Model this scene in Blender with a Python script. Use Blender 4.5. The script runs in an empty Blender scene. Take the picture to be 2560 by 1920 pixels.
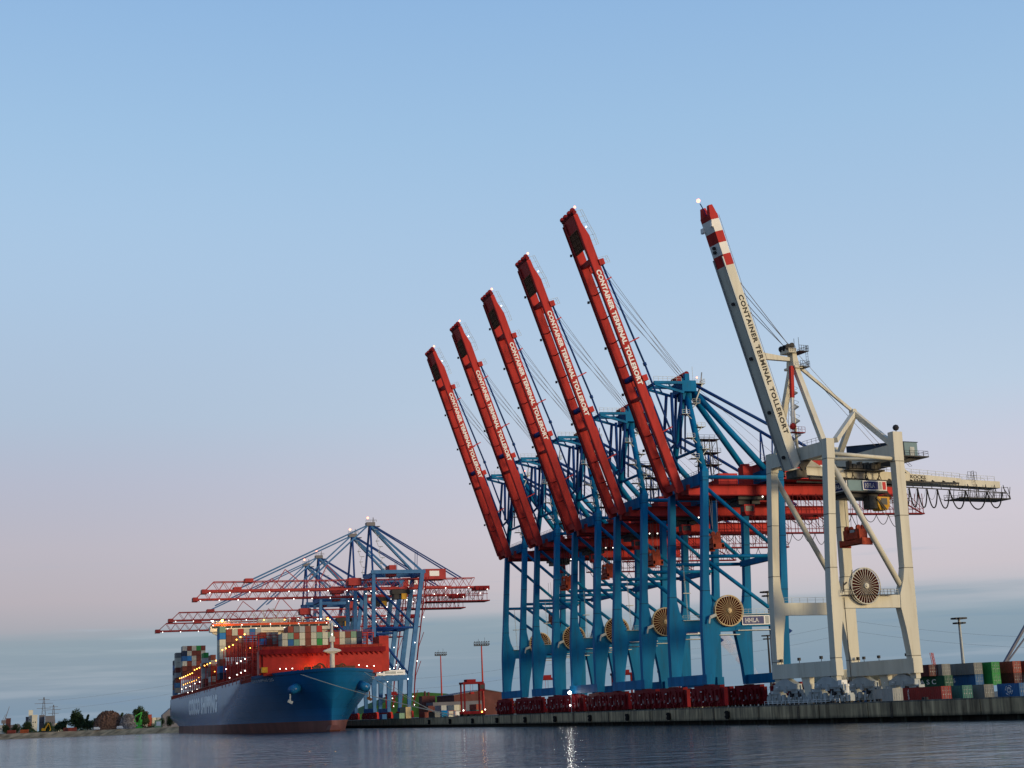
import bpy, math, random
from mathutils import Vector, Matrix
R = math.radians
sc = bpy.context.scene
COL = sc.collection
random.seed(7)

def lin(r, g, b):
    f = lambda c: (c/255/12.92) if c/255 <= .04045 else ((c/255+.055)/1.055)**2.4
    return (f(r), f(g), f(b), 1)

# ------------------------------------------------------------------ camera
def make_camera():
    f, yaw, pit, rol, h = 3850.0, R(17.010), R(11.996), R(-2.410), 4.77
    fw = Vector((math.sin(yaw)*math.cos(pit), math.cos(yaw)*math.cos(pit), math.sin(pit)))
    rt = Vector((math.cos(yaw), -math.sin(yaw), 0)); up = rt.cross(fw)
    r2 = math.cos(rol)*rt+math.sin(rol)*up; u2 = -math.sin(rol)*rt+math.cos(rol)*up
    cd = bpy.data.cameras.new('camera'); co = bpy.data.objects.new('camera', cd); COL.objects.link(co)
    cd.sensor_width = 36; cd.lens = f*36/2560; cd.clip_start = 1; cd.clip_end = 30000
    m = Matrix((r2, u2, -fw)).transposed().to_4x4(); m.translation = (0, 0, h)
    co.matrix_world = m; sc.camera = co
make_camera()
sc.view_settings.view_transform = 'Standard'; sc.view_settings.look = 'None'
sc.view_settings.exposure = 0; sc.view_settings.gamma = 1
sc.cycles.max_bounces = 8; sc.cycles.volume_bounces = 6; sc.cycles.use_denoising = True
sc.cycles.sample_clamp_indirect = 4

# ------------------------------------------------------------------ sky and light (dusk, sun just set behind the camera)
SUN_AZ = math.atan2(.55, -.84); SUN_EL = R(6)
def make_sky():
    w = bpy.data.worlds.new('World'); sc.world = w; w.use_nodes = True
    nt = w.node_tree; N = nt.nodes; K = nt.links; N.clear()
    def nd(t, **kw):
        n = N.new(t)
        for k, v in kw.items(): setattr(n, k, v)
        return n
    def math_(op, a, b=None, clamp=False):
        n = nd('ShaderNodeMath', operation=op, use_clamp=clamp)
        for i, x in enumerate((a, b)):
            if x is None: continue
            if isinstance(x, (int, float)): n.inputs[i].default_value = x
            else: K.new(x, n.inputs[i])
        return n.outputs[0]
    def mix(fac, a, b, blend='MIX'):
        n = nd('ShaderNodeMix', data_type='RGBA', blend_type=blend)
        for s, x in ((n.inputs[0], fac), (n.inputs[6], a), (n.inputs[7], b)):
            if isinstance(x, (int, float, tuple)): s.default_value = x
            else: K.new(x, s)
        return n.outputs[2]
    out = nd('ShaderNodeOutputWorld'); tc = nd('ShaderNodeTexCoord')
    sep = nd('ShaderNodeSeparateXYZ'); K.new(tc.outputs['Generated'], sep.inputs[0])
    z = sep.outputs[2]
    # elevation ramp: sin(elevation)*2
    fac = math_('MULTIPLY', z, 1.0, True)
    rp = nd('ShaderNodeValToRGB'); K.new(fac, rp.inputs[0]); cr = rp.color_ramp
    stops = [(0.0, (112, 146, 168)), (0.025, (126, 158, 178)), (0.05, (158, 174, 192)), (0.0775, (192, 186, 200)), (0.11, (199, 193, 208)), (0.15, (193, 196, 216)), (0.19, (181, 199, 222)), (0.26, (168, 194, 223)), (0.36, (152, 187, 222)), (0.475, (131, 172, 218)), (0.5, (126, 168, 215)), (0.8, (92, 134, 190)), (1.0, (78, 120, 178))]
    while len(cr.elements) < len(stops): cr.elements.new(.5)
    for e, (p, c) in zip(cr.elements, stops): e.position = p; e.color = lin(*c)
    col = rp.outputs[0]
    # afterglow round the sunset, behind the camera
    dx = math_('MULTIPLY', sep.outputs[0], math.sin(SUN_AZ)); dy = math_('MULTIPLY', sep.outputs[1], math.cos(SUN_AZ))
    az = math_('POWER', math_('MAXIMUM', math_('ADD', dx, dy), 0.0), 2.0)
    low = math_('POWER', math_('SUBTRACT', 1.0, math_('MULTIPLY', z, 1.6, True), True), 3.0)
    glow = math_('MULTIPLY', az, low, True)
    col = mix(math_('MULTIPLY', glow, .9), col, (1.15, .72, .36, 1))
    west = math_('MULTIPLY', math_('MAXIMUM', math_('SUBTRACT', math_('MULTIPLY', sep.outputs[0], -1.0), .10), 0.0), 1.25, True)   # unseen sky away from the afterglow, darkened to dim the water-facing sides
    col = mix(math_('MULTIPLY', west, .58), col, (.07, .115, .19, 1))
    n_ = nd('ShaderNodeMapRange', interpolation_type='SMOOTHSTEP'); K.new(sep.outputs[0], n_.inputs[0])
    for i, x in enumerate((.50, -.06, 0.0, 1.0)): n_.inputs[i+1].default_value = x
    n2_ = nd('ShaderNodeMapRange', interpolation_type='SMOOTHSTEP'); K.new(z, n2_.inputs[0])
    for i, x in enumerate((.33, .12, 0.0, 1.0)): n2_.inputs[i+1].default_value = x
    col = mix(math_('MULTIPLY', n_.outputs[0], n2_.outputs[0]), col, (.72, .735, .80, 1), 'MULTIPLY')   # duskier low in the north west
    # long flat cloud bars low over the horizon
    mp = nd('ShaderNodeMapping'); K.new(tc.outputs['Generated'], mp.inputs[0]); mp.inputs['Scale'].default_value = (5, 5, 95)
    nz = nd('ShaderNodeTexNoise'); K.new(mp.outputs[0], nz.inputs[0]); nz.inputs['Scale'].default_value = 1.3; nz.inputs['Detail'].default_value = 6; nz.inputs['Roughness'].default_value = .55
    mp2 = nd('ShaderNodeMapping'); K.new(tc.outputs['Generated'], mp2.inputs[0]); mp2.inputs['Scale'].default_value = (2.2, 2.2, 40); mp2.inputs['Location'].default_value = (3.1, 1.7, .4)
    nz2 = nd('ShaderNodeTexNoise'); K.new(mp2.outputs[0], nz2.inputs[0]); nz2.inputs['Scale'].default_value = 1.6; nz2.inputs['Detail'].default_value = 5
    def mr(v, a, b, c=0.0, d=1.0):
        n = nd('ShaderNodeMapRange', interpolation_type='SMOOTHSTEP'); K.new(v, n.inputs[0])
        for i, x in enumerate((a, b, c, d)): n.inputs[i+1].default_value = x
        return n.outputs[0]
    zz = math_('ADD', z, math_('MULTIPLY', math_('SUBTRACT', nz2.outputs[0], .5), .035))
    bank = mr(zz, .066, .050)                       # bank of blue-grey cloud under about 3.5 degrees
    col = mix(math_('MULTIPLY', bank, .88), col, lin(114, 147, 172))
    bright = math_('MULTIPLY', bank, mr(nz.outputs[0], .50, .72))
    col = mix(math_('MULTIPLY', bright, .5), col, lin(150, 171, 190))
    dark = math_('MULTIPLY', bank, mr(nz.outputs[0], .46, .30))
    col = mix(math_('MULTIPLY', dark, .7), col, lin(106, 143, 173))
    wis = math_('MULTIPLY', mr(z, .115, .075), math_('MULTIPLY', mr(z, .04, .06), mr(nz.outputs[0], .60, .72)))
    col = mix(math_('MULTIPLY', wis, .45), col, lin(150, 168, 192))
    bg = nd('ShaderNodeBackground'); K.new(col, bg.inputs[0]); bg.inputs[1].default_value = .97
    st = nd('ShaderNodeTexSky', sky_type='NISHITA'); st.sun_disc = False; st.sun_elevation = R(2); st.sun_rotation = SUN_AZ; st.air_density = 1.0
    bs = nd('ShaderNodeBackground'); K.new(st.outputs[0], bs.inputs[0]); bs.inputs[1].default_value = .05
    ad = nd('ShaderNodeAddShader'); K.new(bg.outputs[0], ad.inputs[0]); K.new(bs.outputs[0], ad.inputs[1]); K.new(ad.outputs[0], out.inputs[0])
    sl = bpy.data.lights.new('sun', 'SUN'); sl.energy = 2.4; sl.angle = R(14); sl.color = (1, .80, .48)
    so = bpy.data.objects.new('sun', sl); COL.objects.link(so)
    d = Vector((math.sin(SUN_AZ)*math.cos(SUN_EL), math.cos(SUN_AZ)*math.cos(SUN_EL), math.sin(SUN_EL)))
    so.rotation_euler = d.to_track_quat('Z', 'Y').to_euler(); so.location = (0, -50, 60)
make_sky()

# ------------------------------------------------------------------ materials
MATS = {}
def mat(name, col, rough=.5, metal=0., var=.12, scale=.35, streak=0., dirt=None, emit=None, es=0., spec=.15, bump=0., objcol=False):
    m = bpy.data.materials.new(name); m.use_nodes = True; nt = m.node_tree; b = nt.nodes['Principled BSDF']
    b.inputs['Roughness'].default_value = rough; b.inputs['Metallic'].default_value = metal; b.inputs['Specular IOR Level'].default_value = spec
    c = tuple(col)+(1,) if len(col) == 3 else col
    b.inputs['Base Color'].default_value = c
    if emit:
        b.inputs['Emission Color'].default_value = tuple(emit)+(1,); b.inputs['Emission Strength'].default_value = es
    if var or streak or dirt:
        tc = nt.nodes.new('ShaderNodeTexCoord'); nz = nt.nodes.new('ShaderNodeTexNoise'); nz.inputs['Scale'].default_value = scale; nz.inputs['Detail'].default_value = 6
        mpn = nt.nodes.new('ShaderNodeMapping'); nt.links.new(tc.outputs['Object'], mpn.inputs[0]); nt.links.new(mpn.outputs[0], nz.inputs[0])
        if streak: mpn.inputs['Scale'].default_value = (1, 1, 1/(1+streak*6))
        mx = nt.nodes.new('ShaderNodeMix'); mx.data_type = 'RGBA'; mx.blend_type = 'MULTIPLY'; mx.inputs[0].default_value = 1
        rp = nt.nodes.new('ShaderNodeValToRGB'); nt.links.new(nz.outputs[0], rp.inputs[0])
        rp.color_ramp.elements[0].position = .3; rp.color_ramp.elements[0].color = (1-var*1.6,)*3+(1,)
        rp.color_ramp.elements[1].position = .68; rp.color_ramp.elements[1].color = (1+var*.5,)*3+(1,)
        mx.inputs[6].default_value = c
        if objcol:
            oi = nt.nodes.new('ShaderNodeObjectInfo'); nt.links.new(oi.outputs['Color'], mx.inputs[6])
        nt.links.new(rp.outputs[0], mx.inputs[7]); last = mx.outputs[2]
        if dirt:
            n2 = nt.nodes.new('ShaderNodeTexNoise'); n2.inputs['Scale'].default_value = scale*2.7; n2.inputs['Detail'].default_value = 8; n2.inputs['Roughness'].default_value = .65
            nt.links.new(mpn.outputs[0], n2.inputs[0])
            r2 = nt.nodes.new('ShaderNodeValToRGB'); nt.links.new(n2.outputs[0], r2.inputs[0]); r2.color_ramp.elements[0].position = .54; r2.color_ramp.elements[1].position = .72
            r2.color_ramp.elements[1].color = (dirt[3],)*3+(1,) if len(dirt) > 3 else (.6, .6, .6, 1)
            m2 = nt.nodes.new('ShaderNodeMix'); m2.data_type = 'RGBA'; nt.links.new(r2.outputs[0], m2.inputs[0]); nt.links.new(last, m2.inputs[6]); m2.inputs[7].default_value = tuple(dirt[:3])+(1,)
            last = m2.outputs[2]
        nt.links.new(last, b.inputs['Base Color'])
        if bump:
            bp = nt.nodes.new('ShaderNodeBump'); bp.inputs['Strength'].default_value = bump; bp.inputs['Distance'].default_value = .1
            nt.links.new(nz.outputs[0], bp.inputs['Height']); nt.links.new(bp.outputs[0], b.inputs['Normal'])
    MATS[name] = m; return m
mat('blue_paint', (.004, .16, .36), .55, spec=.06, var=.20, streak=1, dirt=(.03, .055, .075, .5))
mat('deep_blue_paint', (.012, .05, .20), .55, spec=.06, var=.14)
mat('red_paint', (.50, .043, .038), .55, spec=.06, var=.2, streak=1, dirt=(.14, .025, .022, .55))
mat('dark_red_paint', (.21, .012, .018), .55, spec=.06, var=.22, dirt=(.07, .012, .015, .5))
mat('cream_paint', (.64, .61, .51), .55, spec=.1, var=.09, streak=1.5, dirt=(.34, .27, .18, .4))
mat('white_paint', (.78, .76, .72), .45, var=.06)
mat('sign_white', (.8, .8, .8), .4, var=0)
mat('grey_paint', (.42, .45, .45), .5, var=.15, streak=1, dirt=(.2, .2, .19, .5))
mat('motor_grey', (.22, .13, .13), .5, var=.2)
mat('seam_dark', (.16, .15, .13), .7, var=0)
mat('seam_blue', (.004, .045, .10), .7, var=0)
mat('grime', (.10, .09, .075), .7, var=.35, scale=.9)
mat('spreader_red', (.40, .055, .025), .55, var=.3, scale=1.2, dirt=(.12, .05, .03, .6))
mat('galvanised', (.33, .36, .38), .5, metal=.3, var=.15)
mat('dark_steel', (.035, .035, .04), .5, var=.2)
mat('black_rubber', (.012, .012, .013), .6, var=.1)
mat('wire_steel', (.12, .12, .14), .5, metal=.4, var=0)
mat('house_grey', (.17, .27, .31), .5, var=.1)
mat('house_navy', (.02, .05, .10), .5, var=.2)
mat('yellow_paint', (.62, .33, .03), .45, var=.15)
mat('rust', (.16, .07, .035), .8, var=.3, scale=.8)
mat('reel_gold', (.66, .50, .28), .45, var=.15)
mat('reel_dark', (.05, .012, .010), .8, spec=.02, var=.2)
mat('glass', (.02, .03, .04), .3, var=0, spec=.25)
mat('sign_navy', (.012, .025, .15), .4, var=0)
mat('sign_red', (.5, .02, .03), .4, var=0)
mat('letter_black', (.02, .02, .022), .5, var=0)
mat('lamp_white', (1, 1, 1), .4, var=0, emit=(1, .93, .82), es=5)
mat('lamp_orange', (1, .6, .2), .4, var=0, emit=(1, .42, .06), es=9)
mat('lamp_red', (1, .3, .2), .4, var=0, emit=(1, .22, .12), es=6)
mat('hull_blue', (.008, .12, .31), .26, spec=.32, var=.10, scale=.05, streak=1, dirt=(.02, .09, .16, .25))
def plate_lines(m, w, h, k):
    nt = m.node_tree; b = nt.nodes['Principled BSDF']; src = b.inputs['Base Color'].links[0].from_socket
    tc = nt.nodes.new('ShaderNodeTexCoord'); sp = nt.nodes.new('ShaderNodeSeparateXYZ'); cb = nt.nodes.new('ShaderNodeCombineXYZ'); nt.links.new(tc.outputs['Object'], sp.inputs[0]); nt.links.new(sp.outputs[1], cb.inputs[0]); nt.links.new(sp.outputs[2], cb.inputs[1])
    br = nt.nodes.new('ShaderNodeTexBrick'); nt.links.new(cb.outputs[0], br.inputs[0]); br.inputs['Scale'].default_value = 1; br.inputs['Brick Width'].default_value = w; br.inputs['Row Height'].default_value = h; br.inputs['Mortar Size'].default_value = .06
    br.inputs['Color1'].default_value = (1-k,)*3+(1,); br.inputs['Color2'].default_value = (1+k,)*3+(1,); br.inputs['Mortar'].default_value = (.72, .72, .72, 1)
    mx = nt.nodes.new('ShaderNodeMix'); mx.data_type = 'RGBA'; mx.blend_type = 'MULTIPLY'; mx.inputs[0].default_value = 1; nt.links.new(src, mx.inputs[6]); nt.links.new(br.outputs[0], mx.inputs[7]); nt.links.new(mx.outputs[2], b.inputs['Base Color'])
plate_lines(MATS['hull_blue'], 13, 3.1, .07)
mat('boot_red', (.20, .075, .06), .55, var=.25, scale=.12, streak=1, dirt=(.13, .07, .06, .6))
mat('ship_red', (.42, .028, .022), .45, var=.15, scale=.3)
mat('ship_white', (.72, .66, .55), .45, var=.08)
mat('ship_rail_red', (.33, .03, .02), .5, var=.15)
mat('rope', (.45, .42, .33), .8, var=0)
mat('container_paint', (.5, .5, .5), .5, var=.13, scale=.7, streak=1, dirt=(.12, .07, .05, .25), objcol=True)
mat('bark', (.05, .035, .025), .9, var=.2)
mat('leaf', (.035, .06, .022), .7, var=.5, scale=.4)
mat('scrap', (.15, .085, .06), .85, var=.5, scale=.9)
mat('scrap_grey', (.26, .23, .22), .8, var=.5, scale=.9)
mat('green_paint', (.07, .42, .06), .5, var=.15)
mat('wall_pale', (.56, .55, .48), .7, var=.1, scale=.1)
mat('wall_grey', (.15, .15, .18), .7, var=.15, scale=.1)
mat('brick', (.13, .05, .045), .8, var=.2, scale=.2)
mat('turf', (.035, .11, .03), .9, var=.4, scale=.08)
mat('bank_earth', (.62, .37, .19), .95, spec=.03, var=.4, scale=.15)

# ------------------------------------------------------------------ mesh helpers
class MB:
    def __init__(s, off=(0, 0, 0)): s.v = []; s.f = []; s.m = []; s.o = Vector(off)
    def add(s, vs, fs, m=0):
        k = len(s.v); s.v += [Vector(p)+s.o for p in vs]; s.f += [tuple(i+k for i in f) for f in fs]; s.m += [m]*len(fs); return s
    def hexa(s, a, b, m=0):                       # a, b: loops of 4, b above a
        return s.add(list(a)+list(b), [(3, 2, 1, 0), (4, 5, 6, 7), (0, 1, 5, 4), (1, 2, 6, 5), (2, 3, 7, 6), (3, 0, 4, 7)], m)
    def box(s, x0, x1, y0, y1, z0, z1, m=0):
        q = lambda z: [(x0, y0, z), (x1, y0, z), (x1, y1, z), (x0, y1, z)]
        return s.hexa(q(z0), q(z1), m)
    def bar(s, p, q, w, h, up=(0, 0, 1), w2=None, h2=None, m=0):
        p = Vector(p); q = Vector(q); d = (q-p).normalized(); sd = d.cross(Vector(up))
        if sd.length < 1e-4: sd = d.cross(Vector((1, 0, 0)))
        sd.normalize(); u = sd.cross(d)
        w2 = w if w2 is None else w2; h2 = h if h2 is None else h2
        lp = lambda c, a, b: [c-sd*a/2-u*b/2, c+sd*a/2-u*b/2, c+sd*a/2+u*b/2, c-sd*a/2+u*b/2]
        return s.hexa(lp(p, w, h), lp(q, w2, h2), m)
    def tube(s, p, q, r, n=8, r2=None, m=0):
        p = Vector(p); q = Vector(q); d = (q-p).normalized(); a = d.orthogonal().normalized(); b = d.cross(a); r2 = r if r2 is None else r2
        vs = [c+(a*math.cos(t)+b*math.sin(t))*rr for c, rr in ((p, r), (q, r2)) for t in [2*math.pi*i/n for i in range(n)]]
        fs = [(i, (i+1) % n, n+(i+1) % n, n+i) for i in range(n)]+[tuple(range(n))[::-1], tuple(range(n, 2*n))]
        return s.add(vs, fs, m)
    def path(s, pts, r, n=6, m=0):
        pts = [Vector(p) for p in pts]; vs = []; ref = None
        for i, p in enumerate(pts):
            d = (pts[min(i+1, len(pts)-1)]-pts[max(i-1, 0)]).normalized()
            a = d.orthogonal().normalized() if ref is None else (ref-d*ref.dot(d)).normalized()
            ref = a; b = d.cross(a); vs += [p+(a*math.cos(2*math.pi*k/n)+b*math.sin(2*math.pi*k/n))*r for k in range(n)]
        fs = [(i*n+k, i*n+(k+1) % n, (i+1)*n+(k+1) % n, (i+1)*n+k) for i in range(len(pts)-1) for k in range(n)]
        fs += [tuple(range(n))[::-1], tuple(range((len(pts)-1)*n, len(pts)*n))]
        return s.add(vs, fs, m)
    def loft(s, secs, m=0, cap=True):             # rectangular sections (x0,x1,y0,y1,z)
        L = [[(a, c, z), (b, c, z), (b, d, z), (a, d, z)] for a, b, c, d, z in secs]
        vs = [p for l in L for p in l]; fs = []
        for i in range(len(L)-1): fs += [(4*i+k, 4*i+(k+1) % 4, 4*i+4+(k+1) % 4, 4*i+4+k) for k in range(4)]
        if cap: fs += [(3, 2, 1, 0), tuple(4*(len(L)-1)+k for k in range(4))]
        return s.add(vs, fs, m)
    def prism(s, poly, y0, y1, m=0):              # polygon in xz, extruded along y
        n = len(poly); vs = [(x, y0, z) for x, z in poly]+[(x, y1, z) for x, z in poly]
        fs = [tuple(range(n)), tuple(range(n, 2*n))[::-1]]+[((i+1) % n, i, n+i, n+(i+1) % n) for i in range(n)]
        return s.add(vs, fs, m)
    def prismx(s, poly, x0, x1, m=0):             # polygon in yz, extruded along x
        n = len(poly); vs = [(x0, y, z) for y, z in poly]+[(x1, y, z) for y, z in poly]
        fs = [tuple(range(n))[::-1], tuple(range(n, 2*n))]+[(i, (i+1) % n, n+(i+1) % n, n+i) for i in range(n)]
        return s.add(vs, fs, m)
    def cyl_y(s, cx, cz, r, y0, y1, n=24, m=0):
        return s.tube((cx, y0, cz), (cx, y1, cz), r, n, m=m)
    def ball(s, c, r, n=8, m=0):
        c = Vector(c); vs = [c+Vector((0, 0, r)), c-Vector((0, 0, r))]; rings = 4
        for i in range(1, rings):
            t = math.pi*i/rings; vs += [c+Vector((math.sin(t)*math.cos(2*math.pi*k/n), math.sin(t)*math.sin(2*math.pi*k/n), math.cos(t)))*r for k in range(n)]
        fs = [(0, 2+k, 2+(k+1) % n) for k in range(n)]
        for i in range(rings-2): fs += [(2+i*n+k, 2+(i+1)*n+k, 2+(i+1)*n+(k+1) % n, 2+i*n+(k+1) % n) for k in range(n)]
        e = 2+(rings-2)*n; fs += [(1, e+(k+1) % n, e+k) for k in range(n)]
        return s.add(vs, fs, m)
    def rail(s, p, q, h=1.1, step=2.2, r=.045, m=0):
        p = Vector(p); q = Vector(q); n = max(1, round((q-p).length/step)); z = Vector((0, 0, h))
        for i in range(n+1):
            c = p.lerp(q, i/n); s.tube(c, c+z, r, 4, m=m)
        s.tube(p+z, q+z, r, 4, m=m); s.tube(p+z*.55, q+z*.55, r*.8, 4, m=m); return s
    def ladder(s, p, q, w=.5, step=.6, r=.04, side=(0, 1, 0), m=0):
        p = Vector(p); q = Vector(q); sd = Vector(side)*w/2; n = max(1, round((q-p).length/step))
        s.tube(p-sd, q-sd, r, 4, m=m); s.tube(p+sd, q+sd, r, 4, m=m)
        for i in range(n+1):
            c = p.lerp(q, i/n); s.tube(c-sd, c+sd, r*.8, 4, m=m)
        return s
    def mesh(s, name, mats, smooth=False):
        me = bpy.data.meshes.new(name); me.from_pydata([tuple(v) for v in s.v], [], s.f)
        for x in (mats if isinstance(mats, (list, tuple)) else [mats]): me.materials.append(MATS[x])
        if any(s.m): me.polygons.foreach_set('material_index', s.m)
        if smooth: me.polygons.foreach_set('use_smooth', [True]*len(s.f))
        me.update(); return me
    def build(s, name, mats, parent=None, smooth=False):
        return link(name, s.mesh(name, mats, smooth), parent)
def link(name, data, parent=None):
    o = bpy.data.objects.new(name, data); COL.objects.link(o)
    if parent: o.parent = parent
    return o
def tag(o, label=None, cat=None, group=None, kind=None):
    for k, v in (('label', label), ('category', cat), ('group', group), ('kind', kind)):
        if v: o[k] = v
    return o
def empty(name, loc=(0, 0, 0), rz=0):
    o = link(name, None); o.location = loc; o.rotation_euler = (0, 0, rz); o.empty_display_size = .5; return o
def copy_tree(o, parent=None):
    c = o.copy(); COL.objects.link(c)
    if parent: c.parent = parent
    for ch in o.children: copy_tree(ch, c)
    return c
TEXT_CACHE = {}
def text(name, body, width, height, origin, xdir, ydir, material, parent, bold=.012, spacing=1.0, outline=0):
    """lettering as mesh, fitted to width x height, baseline start at origin, reading along xdir with letter tops towards ydir"""
    cu = bpy.data.curves.new(name, 'FONT'); cu.body = body; cu.size = 1; cu.extrude = 0.02; cu.offset = bold; cu.space_character = spacing; cu.resolution_u = 3
    t = bpy.data.objects.new(name, cu); COL.objects.link(t)
    dg = bpy.context.evaluated_depsgraph_get(); dg.update()
    me = bpy.data.meshes.new_from_object(t.evaluated_get(dg)); bpy.data.objects.remove(t)
    xs = [v.co.x for v in me.vertices]; ys = [v.co.y for v in me.vertices]
    x0, x1, y0, y1 = min(xs), max(xs), min(ys), max(ys)
    X = Vector(xdir).normalized(); Y = Vector(ydir).normalized(); Z = X.cross(Y); o = Vector(origin)
    for v in me.vertices:
        v.co = o+X*((v.co.x-x0)/(x1-x0)*width)+Y*((v.co.y-y0)/(y1-y0)*height)+Z*(v.co.z+.01)
    me.materials.clear(); me.materials.append(MATS[material]); me.update()
    return link(name, me, parent)
def lamp(name, loc, r, material, parent):
    key = (r, material)
    if key not in TEXT_CACHE: TEXT_CACHE[key] = MB().ball((0, 0, 0), r, 8).mesh('bulb', material, True)
    o = link(name, TEXT_CACHE[key], parent); o.location = loc; return o
def point(name, loc, energy, color, radius, parent):
    l = bpy.data.lights.new(name, 'POINT'); l.energy = energy; l.color = color; l.shadow_soft_size = radius
    return link_light(name, l, loc, parent)
def link_light(name, l, loc, parent):
    o = bpy.data.objects.new(name, l); COL.objects.link(o); o.location = loc
    if parent: o.parent = parent
    return o

# ------------------------------------------------------------------ frames of the two quay stretches
QX, XW, ZG = 143.84, 148.23, 3.55
BEND_Y = 295.24; ROT = R(9)
EX = Vector((math.cos(ROT), math.sin(ROT), 0)); EY = Vector((-math.sin(ROT), math.cos(ROT), 0)); PB = Vector((QX, BEND_Y, 0))
def B(x, y, z=0): return PB+EX*x+EY*y+Vector((0, 0, z))

# ------------------------------------------------------------------ water, quay, ground
def nodes_of(m): return m.node_tree.nodes, m.node_tree.links, m.node_tree.nodes['Principled BSDF']
def make_water():
    m = bpy.data.materials.new('water'); m.use_nodes = True; N, K, b = nodes_of(m); MATS['water'] = m
    b.inputs['Base Color'].default_value = (.016, .028, .036, 1); b.inputs['Roughness'].default_value = .1; b.inputs['IOR'].default_value = 1.333
    tc = N.new('ShaderNodeTexCoord')
    def noise(sc_, det, rough, sx, sy, rot=0):
        mp = N.new('ShaderNodeMapping'); mp.inputs['Scale'].default_value = (sx, sy, 1); mp.inputs['Rotation'].default_value = (0, 0, rot); K.new(tc.outputs['Object'], mp.inputs[0])
        n = N.new('ShaderNodeTexNoise'); n.inputs['Scale'].default_value = sc_; n.inputs['Detail'].default_value = det; n.inputs['Roughness'].default_value = rough
        n.inputs['Distortion'].default_value = .4; K.new(mp.outputs[0], n.inputs[0]); return n.outputs[0]
    a = noise(.75, 4, .6, 1, .8, .5); c = noise(.17, 3, .5, .8, 1.15, .35); p = noise(.012, 3, .5, 1, .35)
    def mth(op, x, y):
        n = N.new('ShaderNodeMath'); n.operation = op
        for i, v in enumerate((x, y)):
            if isinstance(v, float): n.inputs[i].default_value = v
            else: K.new(v, n.inputs[i])
        return n.outputs[0]
    h = mth('ADD', mth('MULTIPLY', a, .55), mth('MULTIPLY', c, 2.6))
    mr = N.new('ShaderNodeMapRange'); K.new(p, mr.inputs[0]); mr.inputs[1].default_value = .35; mr.inputs[2].default_value = .65; mr.inputs[3].default_value = .45; mr.inputs[4].default_value = 1.0
    bp = N.new('ShaderNodeBump'); bp.inputs['Distance'].default_value = 1.0; K.new(mr.outputs[0], bp.inputs['Strength']); K.new(h, bp.inputs['Height']); K.new(bp.outputs[0], b.inputs['Normal'])
    o = MB().add([(-6000, -300, 0), (9000, -300, 0), (9000, 9000, 0), (-6000, 9000, 0)], [(0, 1, 2, 3)]).build('water', 'water')
    tag(o, kind='structure')
make_water()
def make_concrete(name, base, algae=True):
    m = bpy.data.materials.new(name); m.use_nodes = True; N, K, b = nodes_of(m); MATS[name] = m
    b.inputs['Roughness'].default_value = .85
    tc = N.new('ShaderNodeTexCoord')
    def noise(scale, det, vec):
        mp = N.new('ShaderNodeMapping'); mp.inputs['Scale'].default_value = vec; K.new(tc.outputs['Object'], mp.inputs[0])
        n = N.new('ShaderNodeTexNoise'); n.inputs['Scale'].default_value = scale; n.inputs['Detail'].default_value = det; n.inputs['Roughness'].default_value = .6; K.new(mp.outputs[0], n.inputs[0]); return n.outputs[0]
    def ramp(v, stops):
        r = N.new('ShaderNodeValToRGB'); K.new(v, r.inputs[0])
        while len(r.color_ramp.elements) < len(stops): r.color_ramp.elements.new(.5)
        for e, (p, c) in zip(r.color_ramp.elements, stops): e.position = p; e.color = tuple(c)+(1,)
        return r.outputs[0]
    def mul(a, c):
        x = N.new('ShaderNodeMix'); x.data_type = 'RGBA'; x.blend_type = 'MULTIPLY'; x.inputs[0].default_value = 1
        for i, v in ((6, a), (7, c)):
            if isinstance(v, tuple): x.inputs[i].default_value = v
            else: K.new(v, x.inputs[i])
        return x.outputs[2]
    streak = ramp(noise(.9, 6, (1, 1, .07)), [(.32, (.30, .27, .22)), (.5, (.85, .82, .76)), (.66, (1.5, 1.45, 1.32))])
    patch = ramp(noise(.22, 5, (1, 1, .8)), [(.3, (.6, .6, .58)), (.68, (1.2, 1.17, 1.08))])
    col = mul(mul(tuple(base)+(1,), streak), patch)
    if algae:
        sp = N.new('ShaderNodeSeparateXYZ'); K.new(tc.outputs['Object'], sp.inputs[0])
        ad = N.new('ShaderNodeMath'); ad.operation = 'ADD'; K.new(sp.outputs[2], ad.inputs[0])
        ms = N.new('ShaderNodeMath'); ms.operation = 'MULTIPLY'; ms.inputs[1].default_value = .9; K.new(noise(.6, 4, (1, 1, .5)), ms.inputs[0]); K.new(ms.outputs[0], ad.inputs[1])
        mr = N.new('ShaderNodeMapRange'); K.new(ad.outputs[0], mr.inputs[0]); mr.inputs[1].default_value = 1.25; mr.inputs[2].default_value = 2.0
        x = N.new('ShaderNodeMix'); x.data_type = 'RGBA'; K.new(mr.outputs[0], x.inputs[0]); x.inputs[6].default_value = (.022, .024, .014, 1); K.new(col, x.inputs[7]); col = x.outputs[2]
    K.new(col, b.inputs['Base Color'])
    bp = N.new('ShaderNodeBump'); bp.inputs['Strength'].default_value = .5; bp.inputs['Distance'].default_value = .08; K.new(noise(1.5, 8, (1, 1, .5)), bp.inputs['Height']); K.new(bp.outputs[0], b.inputs['Normal'])
make_concrete('wall_concrete', (.36, .285, .19)); make_concrete('ground_concrete', (.16, .155, .14), False); make_concrete('void_shade_concrete', (.03, .03, .028), False)  # undercroft concrete is near black: the void's shade is put into its colour

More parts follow.
